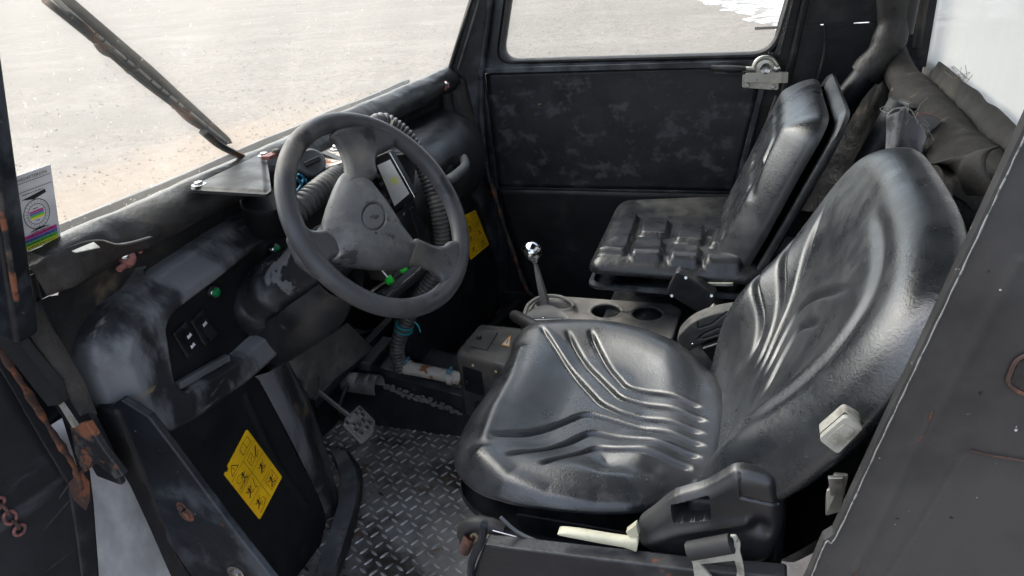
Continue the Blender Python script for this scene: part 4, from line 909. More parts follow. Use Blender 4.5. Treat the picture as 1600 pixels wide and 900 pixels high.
for px, py in ((333, 456), (428, 389)):
    c = face(px, py, -.018); b = MB().mat('chrome'); b.lathe(c - V(.002, 0, 0), (1, 0, 0), [(0, .0098), (.005, .0098), (.007, .0085)], 24)
    b.mat('green_button'); b.lathe(c, (1, 0, 0), [(.004, .0066), (.0085, .0064), (.0095, .005)], 20); b.build('push_button', parent=dash, smooth=40)
# steering column shroud
HC = V(-.499, .29, .681); HN = unit((.818, -.184, .545))
b = MB().mat('shroud')
prof = [(-.40, .076), (-.33, .078), (-.305, .077), (-.295, .075), (-.290, .070), (-.285, .067), (-.262, .066), (-.25, .067), (-.244, .065), (-.240, .061), (-.237, .056), (-.20, .053), (-.15, .047), (-.10, .041), (-.075, .041), (-.055, .037), (-.03, .034)]
cu = V(0, 0, 1); cu = unit(cu - HN * (cu @ HN)); cw_ = np.cross(HN, cu); rows = []
for d, r in prof:
    k_ = smooth01((d + .24) / .10); ru = r * (.80 * (1 - k_) + .95 * k_); rv = r * (1.28 * (1 - k_) + 1.1 * k_)
    rows.append([HC + HN * d + ru * math.cos(t) * cu + rv * math.sin(t) * cw_ for t in np.linspace(0, 2 * PI, 64, endpoint=False)])
b.loft(rows, True, True, True); b.build('column_shroud', parent=dash, smooth=60)
# column shroud lower skirt
b = MB().mat('plastic'); rows = []
for d in np.linspace(-.40, -.15, 24):
    u = unit(np.cross((0, 0, 1), HN)); v = np.cross(HN, u); r0 = .078 - .03 * smooth01((d + .26) / .11)
    rows.append([HC + HN * d + u * math.sin(a) * r0 * .9 + v * (-.03 - math.cos(a) * r0) + V(0, 0, .003 * noise.noise((d * 20, a, 0))) for a in np.linspace(-1.5, 1.5, 24)])
b.loft(rows); b.build('column_shroud', parent=dash, smooth=70)
# passenger side of the dashboard
rt = MB().mat('plastic')
rows = []
for i, y in enumerate(np.linspace(.66, 1.19, 70)):
    k = smooth01((y - .66) / .1); e_ = 1 - smooth01((y - 1.12) / .07) * .45
    pr_ = [(-.835, .60), (-.815, .632), (-.78, .645 + .006 * k), (-.745, .642), (-.715, .625), (-.695, .600), (-.682, .565), (-.680, .52), (-.690, .475), (-.712, .435), (-.75, .41)]
    r = []
    for j, (x, z) in enumerate(pr_):
        xx = -.76 + (x + .76) * (1 + .25 * k) * (e_ if x > -.76 else 1)
        r.append(P(xx + .004 * noise.noise((y * 8, j * .4, 1)), y, .52 + (z - .52) * (e_ * .3 + .7)))
    rows.append(r)
rt.loft(rows, capa=True, capb=True); rt.build('dash_right', parent=dash, smooth=60, label='smooth passenger side moulding of the dashboard')
b = MB().mat('plastic_deep'); c = at(704, 262, x=-.662)
rows = [[c + V(.006 - abs(s0) * .0, .045 * math.cos(a) * r, .026 * math.sin(a) * r) + V(-.012 * (1 - r), 0, 0) for a in np.linspace(0, 2 * PI, 28, endpoint=False)] for r, s0 in ((1, 0), (.9, 0), (.3, 0))]
b.loft(rows, closed=True, capb=True); b.build('handle_recess', parent=dash, smooth=70)
b = MB().mat('rubber_grey'); b.tube(spline([at(676, 296, x=-.67), at(692, 287, x=-.645), at(712, 274, x=-.638), at(726, 260, x=-.642), at(724, 248, x=-.668)], 20), .0115, 12); b.build('grab_handle', parent=dash, smooth=70)
# centre console of the dashboard (dark pillar holding the display)
b = MB().mat('plastic'); rows = []
for i in range(16):
    t_ = i / 15; A_ = at(560 + 60 * t_, 250 + 190 * t_, x=-.70 + .02 * t_); B_ = at(650 + 28 * t_, 235 + 200 * t_, x=-.70 + .02 * t_)
    rows.append([A_ + V(-.06, 0, 0), A_] + [A_ * (1 - s0) + B_ * s0 + V(.014 * math.sin(s0 * PI) + .01, 0, 0) for s0 in (.1, .3, .5, .7, .9)] + [B_, B_ + V(-.06, 0, 0)])
b.loft(rows, capa=True, capb=True); b.build('dash_centre', parent=dash, smooth=50)
b = MB().mat('paint_black'); b.tube([at(596, 470, x=-.64), at(668, 408, x=-.62)], .017, 14); b.mat('chrome'); b.tube([at(604, 462, x=-.622), at(662, 414, x=-.602)], .002, 6); b.mat('paint_black')
b.tube([at(636, 410, x=-.68), at(606, 360, x=-.68)], .012, 10); b.tube([at(664, 400, x=-.66), at(640, 325, x=-.67)], .008, 10); b.build('support_tube', parent=dash, smooth=60)
b = MB(); bolt(b, at(627, 334, x=-.675), (1, -.2, .5), .006, .005); b.build('bolt', parent=dash, smooth=40)

# display unit with reflections painted on its screen
dc = [at(*p, y=.60) for p in [(590, 258), (610, 249), (640, 302), (617, 322)]]
dn = unit(np.cross(dc[1] - dc[0], dc[3] - dc[0])); dn = dn if dn @ (CAM - dc[0]) > 0 else -dn
disp = empty('display', dc[3], 'small rectangular gauge display with pale reflections painted on its glass seen through the steering wheel', 'display')
cen = sum(dc) / 4
b = MB().mat('plastic_deep'); b.plate(roundpoly([cen + (p - cen) * 1.35 + V(-.004, 0, 0) for p in dc], .006, 4), .022, dn)
b.build('housing', parent=disp, bevel=.002)
b = MB().mat('chrome'); b.tube([cen + (p - cen) * 1.3 + dn * .001 for p in (dc[1], dc[2], dc[3])], .0018, 6); b.build('trim', parent=disp, smooth=60)
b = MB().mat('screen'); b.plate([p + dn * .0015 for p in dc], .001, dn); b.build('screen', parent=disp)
b = MB().mat('rubber')
for f_ in (.25, .42, .85):
    c = dc[0] * (1 - f_) + dc[3] * f_ - (dc[1] - dc[0]) * .22; b.lathe(c, dn, [(0, .0055), (.006, .005), (.008, .003)], 12)
b.build('button', parent=disp, smooth=50)

# black air filter style cover on the cowl
cv = MB().mat('cover_black')
cpl = [(297, 293), (410, 240), (417, 246), (424, 298), (416, 304), (300, 297)]
q = [at(*p, z=.735) for p in cpl]
q2 = [(p[0], p[1]) for p in q]
def cvh(U, W, D): return .004 * smooth01((D - .003) / .006)
relief(cv, roundpoly(q2, .006, 4), (0, 0, .735), (1, 0, 0), (0, 1, 0), cvh, .0015, ((0, .004), (-.003, .002)))
cvo = empty('corner_cover', (q[0][0] + .05, q[0][1] + .05, .73), 'black triangular plastic cover screwed on the cowl left of the steering wheel', 'cover')
cv.build('lid', parent=cvo, smooth=50)
for px, py in ((311, 289), (413, 243)):
    b = MB(); bolt(b, at(px, py, z=.7385), (0, 0, 1), .0065, .004, True, 'steel'); b.build('bolt', parent=cvo, smooth=40)
b = MB().mat('plastic_deep'); c = at(420, 322, x=-.735); b.lathe(c, unit((.2, -.1, 1)), [(-.045, .030), (-.04, .036), (.0, .038), (.004, .042), (.014, .042), (.016, .036), (.02, .02)], 28); b.build('housing', parent=cvo, smooth=50)
# small red and white fittings by the cover
b = MB().mat('coral'); c = at(424, 243, z=.742); b.box(c, (.016, .03, .006)); b.mat('silicone'); b.lathe(c + V(.004, .008, .003), (0, 0, 1), [(0, .007), (.005, .006)], 8); b.build('terminal', parent=cvo, smooth=40, bevel=.001)
# metal bracket behind the wheel
b = MB().mat('pipe_rusty'); b.plate([at(*p, z=.70) for p in [(470, 235), (530, 222), (560, 245), (510, 262)]], .004, (0, 0, 1)); b.mat('paint_black'); b.bar(at(505, 240, z=.705), at(560, 262, z=.69), .012, .008); bolt(b, at(527, 232, z=.702), (0, 0, 1), .009, .006)
br_ = b.build('cable_bracket', parent=dash, bevel=.001)
# rotary knob
kn = MB().mat('rubber_grey'); c = at(487, 254, x=-.70); ax = unit(CAM - c + V(0, .3, .1)); kn.lathe(c, ax, [(-.04, .020), (-.01, .0235), (0, .0235), (.004, .020), (.002, .015), (.002, .005)], 28)
up_ = unit(np.cross(ax, (0, 0, 1))); kn.mat('paint_black'); kn.bar(c + ax * .008 - up_ * .013 + V(0, 0, .003), c + ax * .008 + up_ * .013 - V(0, 0, .003), .008, .014, ax)
kn.build('rotary_switch', parent=None, smooth=50, bevel=.001, label='round black rotary switch with a twist grip behind the steering wheel', cat='switch')
for pts, r in (([(462, 300), (470, 290), (474, 278), (466, 272)], .0022), ([(468, 305), (480, 292), (478, 280)], .0018), ([(462, 278), (470, 285)], .003)):
    b = MB().mat('blue_wire'); b.tube(spline([at(*p, x=-.70) for p in pts], 12), r, 6); b.build('wire', parent=dash, smooth=60)

# hoses
def hose(pts, r, name, label, pitch=.0075, depth=.0028):
    P_ = spline(pts, 60); L_ = np.concatenate([[0], np.cumsum(np.linalg.norm(np.diff(P_, axis=0), axis=1))]); n_ = int(L_[-1] / pitch * 5)
    s_ = np.linspace(0, L_[-1], n_); Q = np.stack([np.interp(s_, L_, P_[:, k]) for k in range(3)], 1)
    rr = r + depth * np.abs(np.sin(s_ / pitch * PI)) ** .7 - depth
    b_ = MB().mat('hose'); b_.tube(Q, rr, 20); return b_.build(name, smooth=85, label=label, cat='hose')
hose([at(448, 345, x=-.68), at(480, 315, x=-.665), at(520, 282, x=-.665), at(560, 255, x=-.70), at(590, 235, x=-.75)], .021, 'corrugated_hose', 'thick grey corrugated hose running from the black housing behind the wheel\'s left half', .0095, .0045)
hp = [(575, 205, .66), (592, 190, .70), (612, 195, .72), (638, 218, .73), (662, 262, .73), (684, 330, .71), (690, 380, .70), (680, 425, .68), (655, 465, .665), (632, 510, .65), (620, 545, .64), (628, 575, .648)]
hose([at(a, b_, y=c) for a, b_, c in hp], .0175, 'corrugated_hose', 'grey corrugated hose looping from the cowl past the wheel\'s right half down to the pipe', .0085, .0042)
b = MB().mat('ivory'); c = at(609, 198, y=.715); d = unit(at(620, 203, y=.72) - c); b.lathe(c, d, [(-.002, .0185), (-.002, .0195), (.003, .0195), (.003, .0185)], 20)
b.mat('coral'); b.bar(at(588, 180, y=.70), at(592, 188, y=.70), .008, .01); b.build('hose_band', smooth=50, parent=dash)
b = MB().mat('teal_clip'); c = at(632, 508, y=.65); d = unit(at(628, 525, y=.648) - c)
for k in (0, .012): b.lathe(c + d * k, d, [(-.0015, .018), (-.0015, .0205), (.0015, .0205), (.0015, .018)], 20)
b.tube(spline([at(648, 503, y=.63), at(654, 510, y=.63), at(657, 519, y=.63)], 6), .0018, 6); b.build('cable_tie', smooth=50, label='teal cable tie round the lower end of the long hose', cat='cable tie')
# heater pipe
hp_ = empty('heater_pipe', at(670, 590, y=.65), 'short pale rust flecked metal pipe with blue clamps left of the black control box', 'pipe')
b = MB().mat('pipe_rusty'); p0, p1 = at(624, 572, y=.65), at(722, 592, y=.65); b.tube([p0, p0 + (p1 - p0) * .04, p0 + (p1 - p0) * .05, p1], [.0165, .0165, .0145, .0145], 20); b.build('pipe', parent=hp_, smooth=50)
for px, py in ((638, 574), (705, 590)):
    b = MB().mat('pipe_rusty'); c = at(px, py, y=.65); d = unit(p1 - p0); b.lathe(c, d, [(-.006, .015), (-.006, .0168), (.006, .0168), (.006, .015)], 22)
    b.mat('blue_clamp'); b.bar(c + V(-.006, -.004, .017), c + V(.006, -.006, .024), .010, .006); b.lathe(c + V(0, -.012, .020), (0, 1, 0), [(0, .004), (.02, .004)], 8); b.build('clamp', parent=hp_, smooth=45, bevel=.0006)

# screwdriver-like green tool
sc_ = empty('screwdriver', at(612, 430, y=.50), 'green and black handled screwdriver wedged under the steering wheel hub', 'screwdriver')
b = MB().mat('steel'); b.tube([at(578, 456, y=.49), at(606, 438, y=.50)], .0035, 8); b.tube([at(590, 415, y=.5), at(606, 434, y=.5)], .002, 6); b.build('shaft', parent=sc_, smooth=60)
b = MB().mat('green_handle'); p0, p1 = at(604, 441, y=.50), at(642, 413, y=.52); d = unit(p1 - p0)
b.lathe(p0, d, [(-.002, .003), (.001, .0075), (.012, .008), (.016, .005)], 14); b.tube([p0 + d * .016 + V(0, 0, .004), p1 + V(0, 0, .003)], .0016, 6); b.lathe(p1 - d * .014, d, [(-.012, .003), (-.008, .0055), (.004, .006), (.008, .003)], 14)
b.mat('rubber'); b.tube([p0 + d * .014, p1 - d * .004], .005, 12); b.build('handle', parent=sc_, smooth=60)

# ================================================================== steering wheel
sw = empty('steering_wheel', HC, 'grey three spoke steering wheel with scuffed triangular hub and blank oval badge', 'steering wheel')
WU = unit(np.cross(HN, (0, 1, 0))); WV = np.cross(HN, WU)
if WU[2] < 0: WU, WV = -WU, -WV
def wp2(px, py, lift=0.):
    p = on(px, py, HC + HN * lift, HN) - HC; return p @ WU, p @ WV
def w3(a, b_, l=0.): return HC + WU * a + WV * b_ + HN * l
RR, rr = .1435, .0132
b = MB().mat('wheel_rubber')
ring = [w3(RR * math.cos(t), RR * math.sin(t)) for t in np.linspace(0, 2 * PI, 160, endpoint=False)]
N_ = 160; rows = []
for i in range(N_ + 1):
    t = 2 * PI * i / N_; cr = unit(w3(math.cos(t), math.sin(t)) - HC)
    rows.append([HC + cr * (RR + (rr * 1.05) * math.cos(a)) + HN * (rr * .95 * math.sin(a)) for a in np.linspace(0, 2 * PI, 28, endpoint=False)])
b.loft(rows, closed=True); b.build('rim', parent=sw, smooth=100)
# hub and spokes
def cz(x, y): return (x / 2.4 + 266, y / 2.4 + 156)
hub_px = [cz(*p) for p in [(655, 272), (675, 254), (702, 248), (735, 252), (754, 268), (768, 300), (828, 380), (880, 462), (944, 540), (944, 560), (930, 590), (898, 618), (850, 622), (780, 618), (700, 608), (620, 592), (640, 560), (625, 515), (592, 490), (594, 440), (610, 380), (632, 320)]]
hub = [np.array(wp2(*p, .016)) for p in hub_px]
hub = roundpoly(hub, .004, 2)
if sum(hub[i - 1][0] * hub[i][1] - hub[i][0] * hub[i - 1][1] for i in range(len(hub))) < 0: hub = hub[::-1]
oval = [wp2(*cz(773 + 43 * math.cos(t) - 8 * math.sin(t), 430 + 8 * math.cos(t) + 50 * math.sin(t)), .032) for t in np.linspace(0, 2 * PI, 40, endpoint=False)]
hc2 = hub.mean(0)
def hubh(U, W, D):
    dd_, _, _ = sdf(U, W, oval)
    r_ = np.hypot(U - hc2[0], W - hc2[1])
    return .016 * (1 - np.exp(-D / .012)) + edge_round(D, .004) + .006 * np.exp(-(r_ / .05) ** 2) - .0045 * np.exp(-(dd_ / .0011) ** 2) - .0012 * smooth01(dd_ / .002) + wob(U, W, 60, .0003)
hb = MB().mat('hub_plastic'); relief(hb, hub, HC + HN * .007, WU, WV, hubh, .0011, ((.0005, .004), (-.001, .012), (-.010, .030)), HN)
hb.build('hub', parent=sw, smooth=50)
def spoke(pts, tail):
    """pts: outline of the spoke where it meets hub and rim"""
    o_ = [np.array(wp2(*cz(*p), .004)) for p in pts]
    if sum(o_[i - 1][0] * o_[i][1] - o_[i][0] * o_[i - 1][1] for i in range(len(o_))) < 0: o_ = o_[::-1]
    o_ = roundpoly(o_, .006, 4)
    # the rim swallows the outer end: the surface sinks below the rim's crown there
    def sh_(U, W, D):
        r_ = np.hypot(U, W)
        return edge_round(D, .011) + .012 * smooth01((.105 - r_) / .06) - .012 * smooth01((r_ - (RR - .004)) / .010)
    b_ = MB().mat('wheel_rubber'); relief(b_, o_, HC + HN * .010, WU, WV, sh_, .0014, ((.0005, .004), (-.001, .008), (-.006, .006)), HN); b_.build('spoke', parent=sw, smooth=80)
spoke([(640, 330), (650, 285), (651, 240), (642, 190), (622, 155), (596, 138), (620, 110), (720, 90), (830, 120), (850, 160), (826, 184), (795, 192), (770, 215), (758, 250), (760, 300), (720, 330)], 0)
spoke([(660, 560), (640, 500), (585, 488), (545, 492), (520, 488), (492, 455), (455, 500), (500, 600), (580, 660), (592, 625), (600, 604), (620, 596), (660, 590)], 0)
spoke([(900, 530), (948, 541), (1000, 552), (1030, 548), (1046, 530), (1080, 530), (1090, 600), (1060, 690), (1018, 685), (1014, 665), (990, 640), (935, 618), (890, 622), (870, 580)], 0)
b = MB().mat('plastic'); b.lathe(HC, HN, [(-.05, .030), (-.02, .034), (.0, .020), (.002, .020)], 36); b.build('hub_back', parent=sw, smooth=60)

# ================================================================== driver's seat
ds = empty('driver_seat', (-.12, .28, .20), 'large black moulded vinyl driver\'s seat with chevron ribs in the foreground', 'seat')
ZC = .415
def cpt(px, py, z=ZC): return tuple(at(px, py, z=z)[:2])
ol = [cpt(*p) for p in [(796, 560, .395), (806, 525, .40), (835, 505, .402), (900, 499, .404), (965, 503, .404), (1030, 520, .404), (1090, 550, .404), (1128, 590, .404), (1150, 640, .40), (1150, 700, .40), (1132, 758, .395),
      (1085, 770, .385), (1045, 785, .382), (1005, 818, .378), (955, 826, .376), (880, 820, .378), (800, 802, .380), (745, 775, .382), (717, 742, .385), (716, 705, .388), (735, 660, .390), (765, 615, .392)]]
ol = cspline([np.array(p) for p in ol], 200)
G = lambda *ps: [cpt(*p) for p in ps]
rib = [G((843, 513), (884, 562), (935, 617), (966, 632), (1107, 671)), G((884, 518), (918, 562), (966, 609), (1110, 652)), G((920, 518), (953, 566), (976, 592), (1100, 630)),
       G((763, 689), (819, 674), (914, 634), (948, 643), (1107, 690)), G((785, 721), (845, 700), (923, 663), (953, 670), (1100, 708)), G((841, 734), (931, 688), (957, 695), (1085, 724))]
def bendy(pts, r=.012):
    P_ = [np.array(p) for p in pts]; out_ = [P_[0]]
    for i in range(1, len(P_) - 1):
        a, b_, c = P_[i - 1], P_[i], P_[i + 1]; rr_ = min(r, .45 * np.linalg.norm(a - b_), .45 * np.linalg.norm(c - b_)); p = b_ + unit(a - b_) * rr_; q = b_ + unit(c - b_) * rr_
        out_ += [(1 - t) ** 2 * p + 2 * t * (1 - t) * b_ + t * t * q for t in np.linspace(0, 1, 7)]
    return [tuple(p) for p in out_ + [P_[-1]]]
rib = [bendy(r) for r in rib]
dish = G((850, 738), (905, 752), (1000, 752), (1085, 738), (1118, 700), (1120, 650), (1105, 610), (1060, 590), (990, 560), (960, 520))
bolst = G((752, 715), (790, 752), (850, 775), (930, 790), (1000, 790), (1060, 765))
frontv = G((812, 545), (800, 590), (775, 640), (757, 690))
def cush_h(U, W, D):
    H = edge_round(D, .034) * .95
    bk_ = smooth01((-.05 - U) / .07)
    H = H + .010 * bk_ * np.exp(-((D - .05) / .028) ** 2)
    H = H - .002 - .010 * smooth01((D - .07) / .06) * bk_ - .006 * (1 - bk_)
    for i, r in enumerate(rib):
        dd_, tt_, _, _ = pdist(U, W, r); e_ = smooth01(np.minimum(tt_ * 1.2, (1 - tt_) * 1.6) / .10)
        H = H - e_ * .0078 * np.exp(-(dd_ / .0038) ** 2)
    db, *_ = pdist(U, W, bolst); H = H + .010 * np.exp(-(db / .016) ** 2)
    H = H + .004 * np.exp(-(pdist(U, W, frontv)[0] / .010) ** 2)
    H = H - .010 * bump2(U, W, G((950, 722), (1010, 728)), 1., .022)   # hollow in front of the rib fan
    return H + wob(U, W, 7, .0008) * smooth01(D / .05)
b = MB().mat('vinyl'); relief(b, ol, (0, 0, ZC), (1, 0, 0), (0, 1, 0), cush_h, .0015, ((.0015, .003), (.0025, .006), (.0015, .008), (-.001, .010), (-.005, .008), (-.012, .006), (-.03, .0)))
b.build('cushion', parent=ds, smooth=70)
# seat pan and frame below
b = MB().mat('paint_black'); c2 = ol.mean(0)
rows = [[P(*(c2 + (p - c2) * k_), z) for p in ol[::3]] for k_, z in ((.99, .352), (1.0, .345), (.95, .335), (.85, .325))]
b.loft(rows, closed=True, capb=True); b.build('seat_pan', parent=ds, smooth=60)
b = MB().mat('paint_black'); b.box((-.12, .28, .325), (.30, .34, .03)); b.box((-.12, .16, .30), (.34, .03, .03)); b.box((-.12, .42, .30), (.34, .03, .03)); b.build('seat_frame', parent=ds, bevel=.003)
# back
AL = math.radians(27); BV = V(math.sin(AL), 0, math.cos(AL)); BU = V(0, -1, 0); BN = np.cross(BU, BV); BO = V(-.035, .268, .405)
half = [(.0, -.075), (.10, -.070), (.165, -.045), (.19, .0), (.215, .08), (.235, .16), (.246, .24), (.240, .310), (.206, .362), (.125, .391), (.0, .397)]
ol = [np.array(p) for p in half] + [np.array((-p[0], p[1])) for p in half[-2:0:-1]]
ol = cspline(ol, 200)
def bpx(px, py, l=-.004): p = on(px, py, BO + BN * l, BN) - BO; return (p @ BU, p @ BV)
bg_ = [[(1303, 312), (1292, 345), (1262, 405), (1222, 480), (1190, 545), (1168, 605)], [(1257, 355), (1250, 390), (1228, 440), (1195, 515), (1165, 590)], [(1224, 398), (1218, 432), (1195, 490), (1160, 570)],
       [(1347, 448), (1320, 458), (1285, 463), (1245, 477), (1205, 520), (1172, 615)], [(1285, 505), (1262, 513), (1240, 514), (1212, 545), (1178, 630)]]
bg_ = [[tuple(q) for q in spline([np.array(bpx(*r[0])), np.array(bpx(*r[len(r) // 2])), np.array(bpx(*r[-1]))], 40)] for r in bg_]
print('BG', [np.round([r[0], r[20], r[-1]], 3).tolist() for r in bg_])
inner = cspline([np.array((p[0] * .74, .02 + (p[1] - .02) * .86)) for p in ol[::10]], 120)
def back_h(U, W, D):
    H = edge_round(D, .045) * .95
    di, _, _ = sdf(U, W, inner)
    H = H - .010 * smooth01(di / .09) * (1 - .8 * smooth01((W - .15) / .15)) - .0045 * np.exp(-(di / .011) ** 2) * smooth01((U + .02) / .08)
    H = H + .032 * np.exp(-((W - .09) / .11) ** 2) * np.exp(-((np.abs(U) - .175) / .042) ** 2)     # side bolsters
    for r in bg_: H = H + groove(U, W, r, .0095, .0048, .35)
    return H + wob(U, W, 14, .002) * smooth01(D / .05)
b = MB().mat('vinyl'); relief(b, ol, BO, BU, BV, back_h, .0019, ((.003, .004), (.006, .009), (.007, .014), (.005, .018), (.002, .022), (-.001, .022), (-.006, .018), (-.014, .014), (-.022, .009), (-.035, .004)))
b.build('backrest', parent=ds, smooth=70)
c2 = ol.mean(0)
b = MB().mat('plastic'); rows = [[BO + BU * q_[0] + BV * q_[1] - BN * d for q_ in [c2 + (p - c2) * k_ for p in ol[::3]]] for k_, d in ((.92, .105), (.90, .12), (.84, .13), (.5, .135))]
b.loft(rows, closed=True, capb=True); b.build('back_shell', parent=ds, smooth=60)
# recliner cover
YR = .035
def rp(px, py): return tuple(at(px, py, y=YR)[[0, 2]])
ol = [rp(*p) for p in [(996, 826), (1020, 806), (1052, 782), (1098, 768), (1128, 752), (1150, 741), (1180, 744), (1212, 756), (1224, 790), (1222, 830), (1212, 862), (1190, 885), (1120, 884), (1060, 876), (1015, 866), (998, 850)]]
ol = cspline([np.array(p) for p in ol], 90)
hole = roundpoly([rp(*p) for p in [(1048, 793), (1107, 777), (1110, 811), (1053, 817)]], .0015, 3)
def rch(U, W, D):
    dh, _, _ = sdf(U, W, hole); dd_ = np.hypot(U - rp(1187, 824)[0], W - rp(1187, 824)[1]); ln, *_ = pdist(U, W, [rp(1155, 745), rp(1158, 778), rp(1215, 790)])
    rg_, *_ = pdist(U, W, [rp(1005, 850), rp(1060, 832), (rp(1165, 815))])
    return edge_round(D, .016) - .03 * smooth01((dh + .0006) / .0012) - .006 * np.exp(-(dd_ / .010) ** 2) - .002 * np.exp(-(ln / .0012) ** 2) + .004 * np.exp(-(rg_ / .007) ** 2) + wob(U, W, 30, .0006)
b = MB().mat('plastic'); relief(b, ol, (0, YR, 0), (1, 0, 0), (0, 0, 1), rch, .0009, ((.0, .01), (-.003, .012))); b.build('recliner_cover', parent=ds, smooth=55)
b = MB().mat('paint_black'); b.box((.0, .07, .42), (.10, .04, .09)); b.build('recliner', parent=ds, bevel=.01)
b = MB().mat('ivory'); yl = .018; rows = []
for px, py, hw in ((873, 829, 1.5), (877, 829.5, 4.5), (888, 831, 6), (910, 834.5, 7), (935, 839, 7.5), (955, 842.5, 7.5), (975, 845.5, 8), (990, 848.5, 11), (995, 850, 12.5), (997, 850, 10)):
    c = at(px, py, y=yl); r_ = hw / 1116 * .85
    rows.append([c + V(.12, 0, 1) * r_ * math.sin(t) * (abs(math.sin(t)) ** -.35 if abs(math.sin(t)) > .1 else 1) + V(0, 1, 0) * math.cos(t) * .006 for t in np.linspace(0, 2 * PI, 20, endpoint=False)])
b.loft(rows, closed=True, capa=True, capb=True); b.plate([at(978, 832, y=yl), at(994, 820, y=yl), at(998, 838, y=yl), at(985, 842, y=yl)], .008, (0, -1, 0)); b.build('adjuster_lever', parent=ds, smooth=50, bevel=.001)
# base box and sliders
b = MB().mat('paint_black'); b.plate([at(*p, y=.0) for p in [(756, 852), (1072, 890), (1230, 903), (1230, 1060), (700, 1060), (726, 930)]], .02, (0, -1, 0)); b.box((-.13, .28, .17), (.30, .46, .30)); b.build('seat_base', parent=ds, bevel=.003)
b = MB().mat('paint_black')
A_ = [(722, 838), (800, 838), (900, 862), (1040, 882), (1180, 892)]
b.tube(spline([at(*p, y=.035) for p in [(745, 810), (800, 838), (880, 862), (1000, 880), (1160, 892)]], 30), .007, 8)
b.mat('rubber_grey'); b.tube(spline([at(*p, y=.02) for p in [(782, 808), (810, 832), (850, 850), (900, 866), (1000, 884)]], 30), .0022, 6)
b.build('slider_rail', parent=ds, smooth=60)
b = MB().mat('rubber'); b.tube(spline([at(*p, y=.03) for p in [(730, 846), (726, 828), (742, 818), (768, 822), (786, 830)]], 20), .0095, 10)
b.mat('rusty'); b.tube([at(734, 838, y=.02), at(725, 862, y=.015)], .007, 14, cap=False); b.tube([at(734, 838, y=.02), at(725, 862, y=.015)], .0055, 14, cap=False)
b.mat('paint_navy'); b.tube(spline([at(*p, y=-.005) for p in [(757, 818), (752, 845), (738, 875), (733, 920)]], 14), .0065, 8, flat=.7); b.build('release_bar', parent=ds, smooth=60)
b = MB().mat('cream_dot')
for p in ((740, 838), (770, 837), (792, 842), (740, 895)): b.lathe(at(*p, y=.028), (0, -1, 0), [(0, .0065), (.003, .006), (.004, .003)], 14)
b.mat('steel'); b.tube([at(770, 829, y=.02), at(807, 839, y=.02)], .0011, 6); b.build('bolt', parent=ds, smooth=45)

# ================================================================== passenger seat
ps = empty('passenger_seat', (-.14, .90, .30), 'black square passenger seat with raised block pads and a dusty cushion', 'seat')
ZP = .440
def pc(px, py, z=ZP): return tuple(at(px, py, z=z)[:2])
x0, x1 = -.325, .03
ol = roundpoly([pc(966, 324, .42), pc(919, 436, .403), (.03, .685), (.03, 1.14)], [.03, .03, .05, .05], 8)
blocks = [[(965, 330), (998, 335), (978, 396), (932, 392)], [(1004, 338), (1047, 342), (1042, 367), (1000, 364)], [(993, 370), (1037, 374), (1033, 403), (986, 400)],
          [(1065, 345), (1102, 350), (1098, 377), (1055, 373)], [(1053, 380), (1095, 383), (1092, 408), (1046, 405)], [(1119, 353), (1160, 357), (1158, 384), (1110, 380)], [(1106, 387), (1160, 391), (1158, 414), (1102, 410)]]
blocks = [roundpoly([pc(*p, ZP + .01) for p in q_], .010, 4) for q_ in blocks]
def psh(U, W, D):
    H = edge_round(D, .028) + .006 * np.exp(-((D - .035) / .02) ** 2)
    for q_ in blocks: H = H + .012 * smooth01((sdf(U, W, q_)[0] + .005) / .010)
    return H + wob(U, W, 20, .0015)
b = MB().mat('vinyl_old'); relief(b, ol, (0, 0, ZP), (1, 0, 0), (0, 1, 0), psh, .0026, ((.002, .008), (.001, .012), (-.001, .008), (-.004, .004)))
b.build('cushion', parent=ps, smooth=70)
b = MB().mat('paint_navy'); c2 = ol.mean(0); rows = [[P(*(c2 + (p - c2) * k_), z) for p in ol] for k_, z in ((.97, .392), (1.018, .390), (1.022, .385), (1.0, .381), (.9, .378))]
b.loft(rows, closed=True, capb=True); b.mat('paint_black'); b.box((-.11, .97, .33), (.26, .22, .08)); b.build('seat_pan', parent=ps, smooth=50)
AP = math.radians(23); QV = V(math.sin(AP), 0, math.cos(AP)); QU = V(0, -1, 0); QN = np.cross(QU, QV); QO = V(-.078, .915, .405)
ol = [(-.19, -.09), (.19, -.09), (.210, .10), (.206, .345), (-.206, .345), (-.210, .10)]
ol = roundpoly(ol, [.05, .05, .06, .055, .055, .06], 8)
bl2 = [roundpoly([(x - .05, z - .04), (x + .05, z - .04), (x + .05, z + .04), (x - .05, z + .04)], .015, 4) for x in (-.08, .08) for z in (.03, .14)] + [roundpoly([(-.14, .22), (.14, .22), (.11, .27), (-.11, .27)], .015, 4)]
def pbh(U, W, D):
    H = edge_round(D, .078) + .006 * np.exp(-((D - .045) / .02) ** 2)
    for q_ in bl2: H = H + .005 * smooth01((sdf(U, W, q_)[0] + .003) / .012)
    return H + wob(U, W, 15, .0018) - .006 * bump2(U, W, [(.14, .24), (.165, .18)], 1, .012)
b = MB().mat('vinyl'); relief(b, ol, QO, QU, QV, pbh, .003, ((.002, .006), (.001, .016), (-.001, .014)))
b.build('backrest', parent=ps, smooth=70)
b = MB().mat('paint_black'); rows = [[QO + QU * q_[0] + QV * q_[1] - QN * d for q_ in [p * (k_, k_ * 1.03) for p in ol]] for k_, d in ((.96, .066), (1.02, .067), (1.035, .071), (1.03, .079), (.95, .085), (.4, .09))]
b.loft(rows, closed=True, capb=True); b.build('back_shell', parent=ps, smooth=50)
b = MB().mat('white_plastic'); b.bar(at(1105, 444, y=.68), at(1146, 444, y=.68), .006, .006); b.build('rail_edge', parent=ps, bevel=.001)

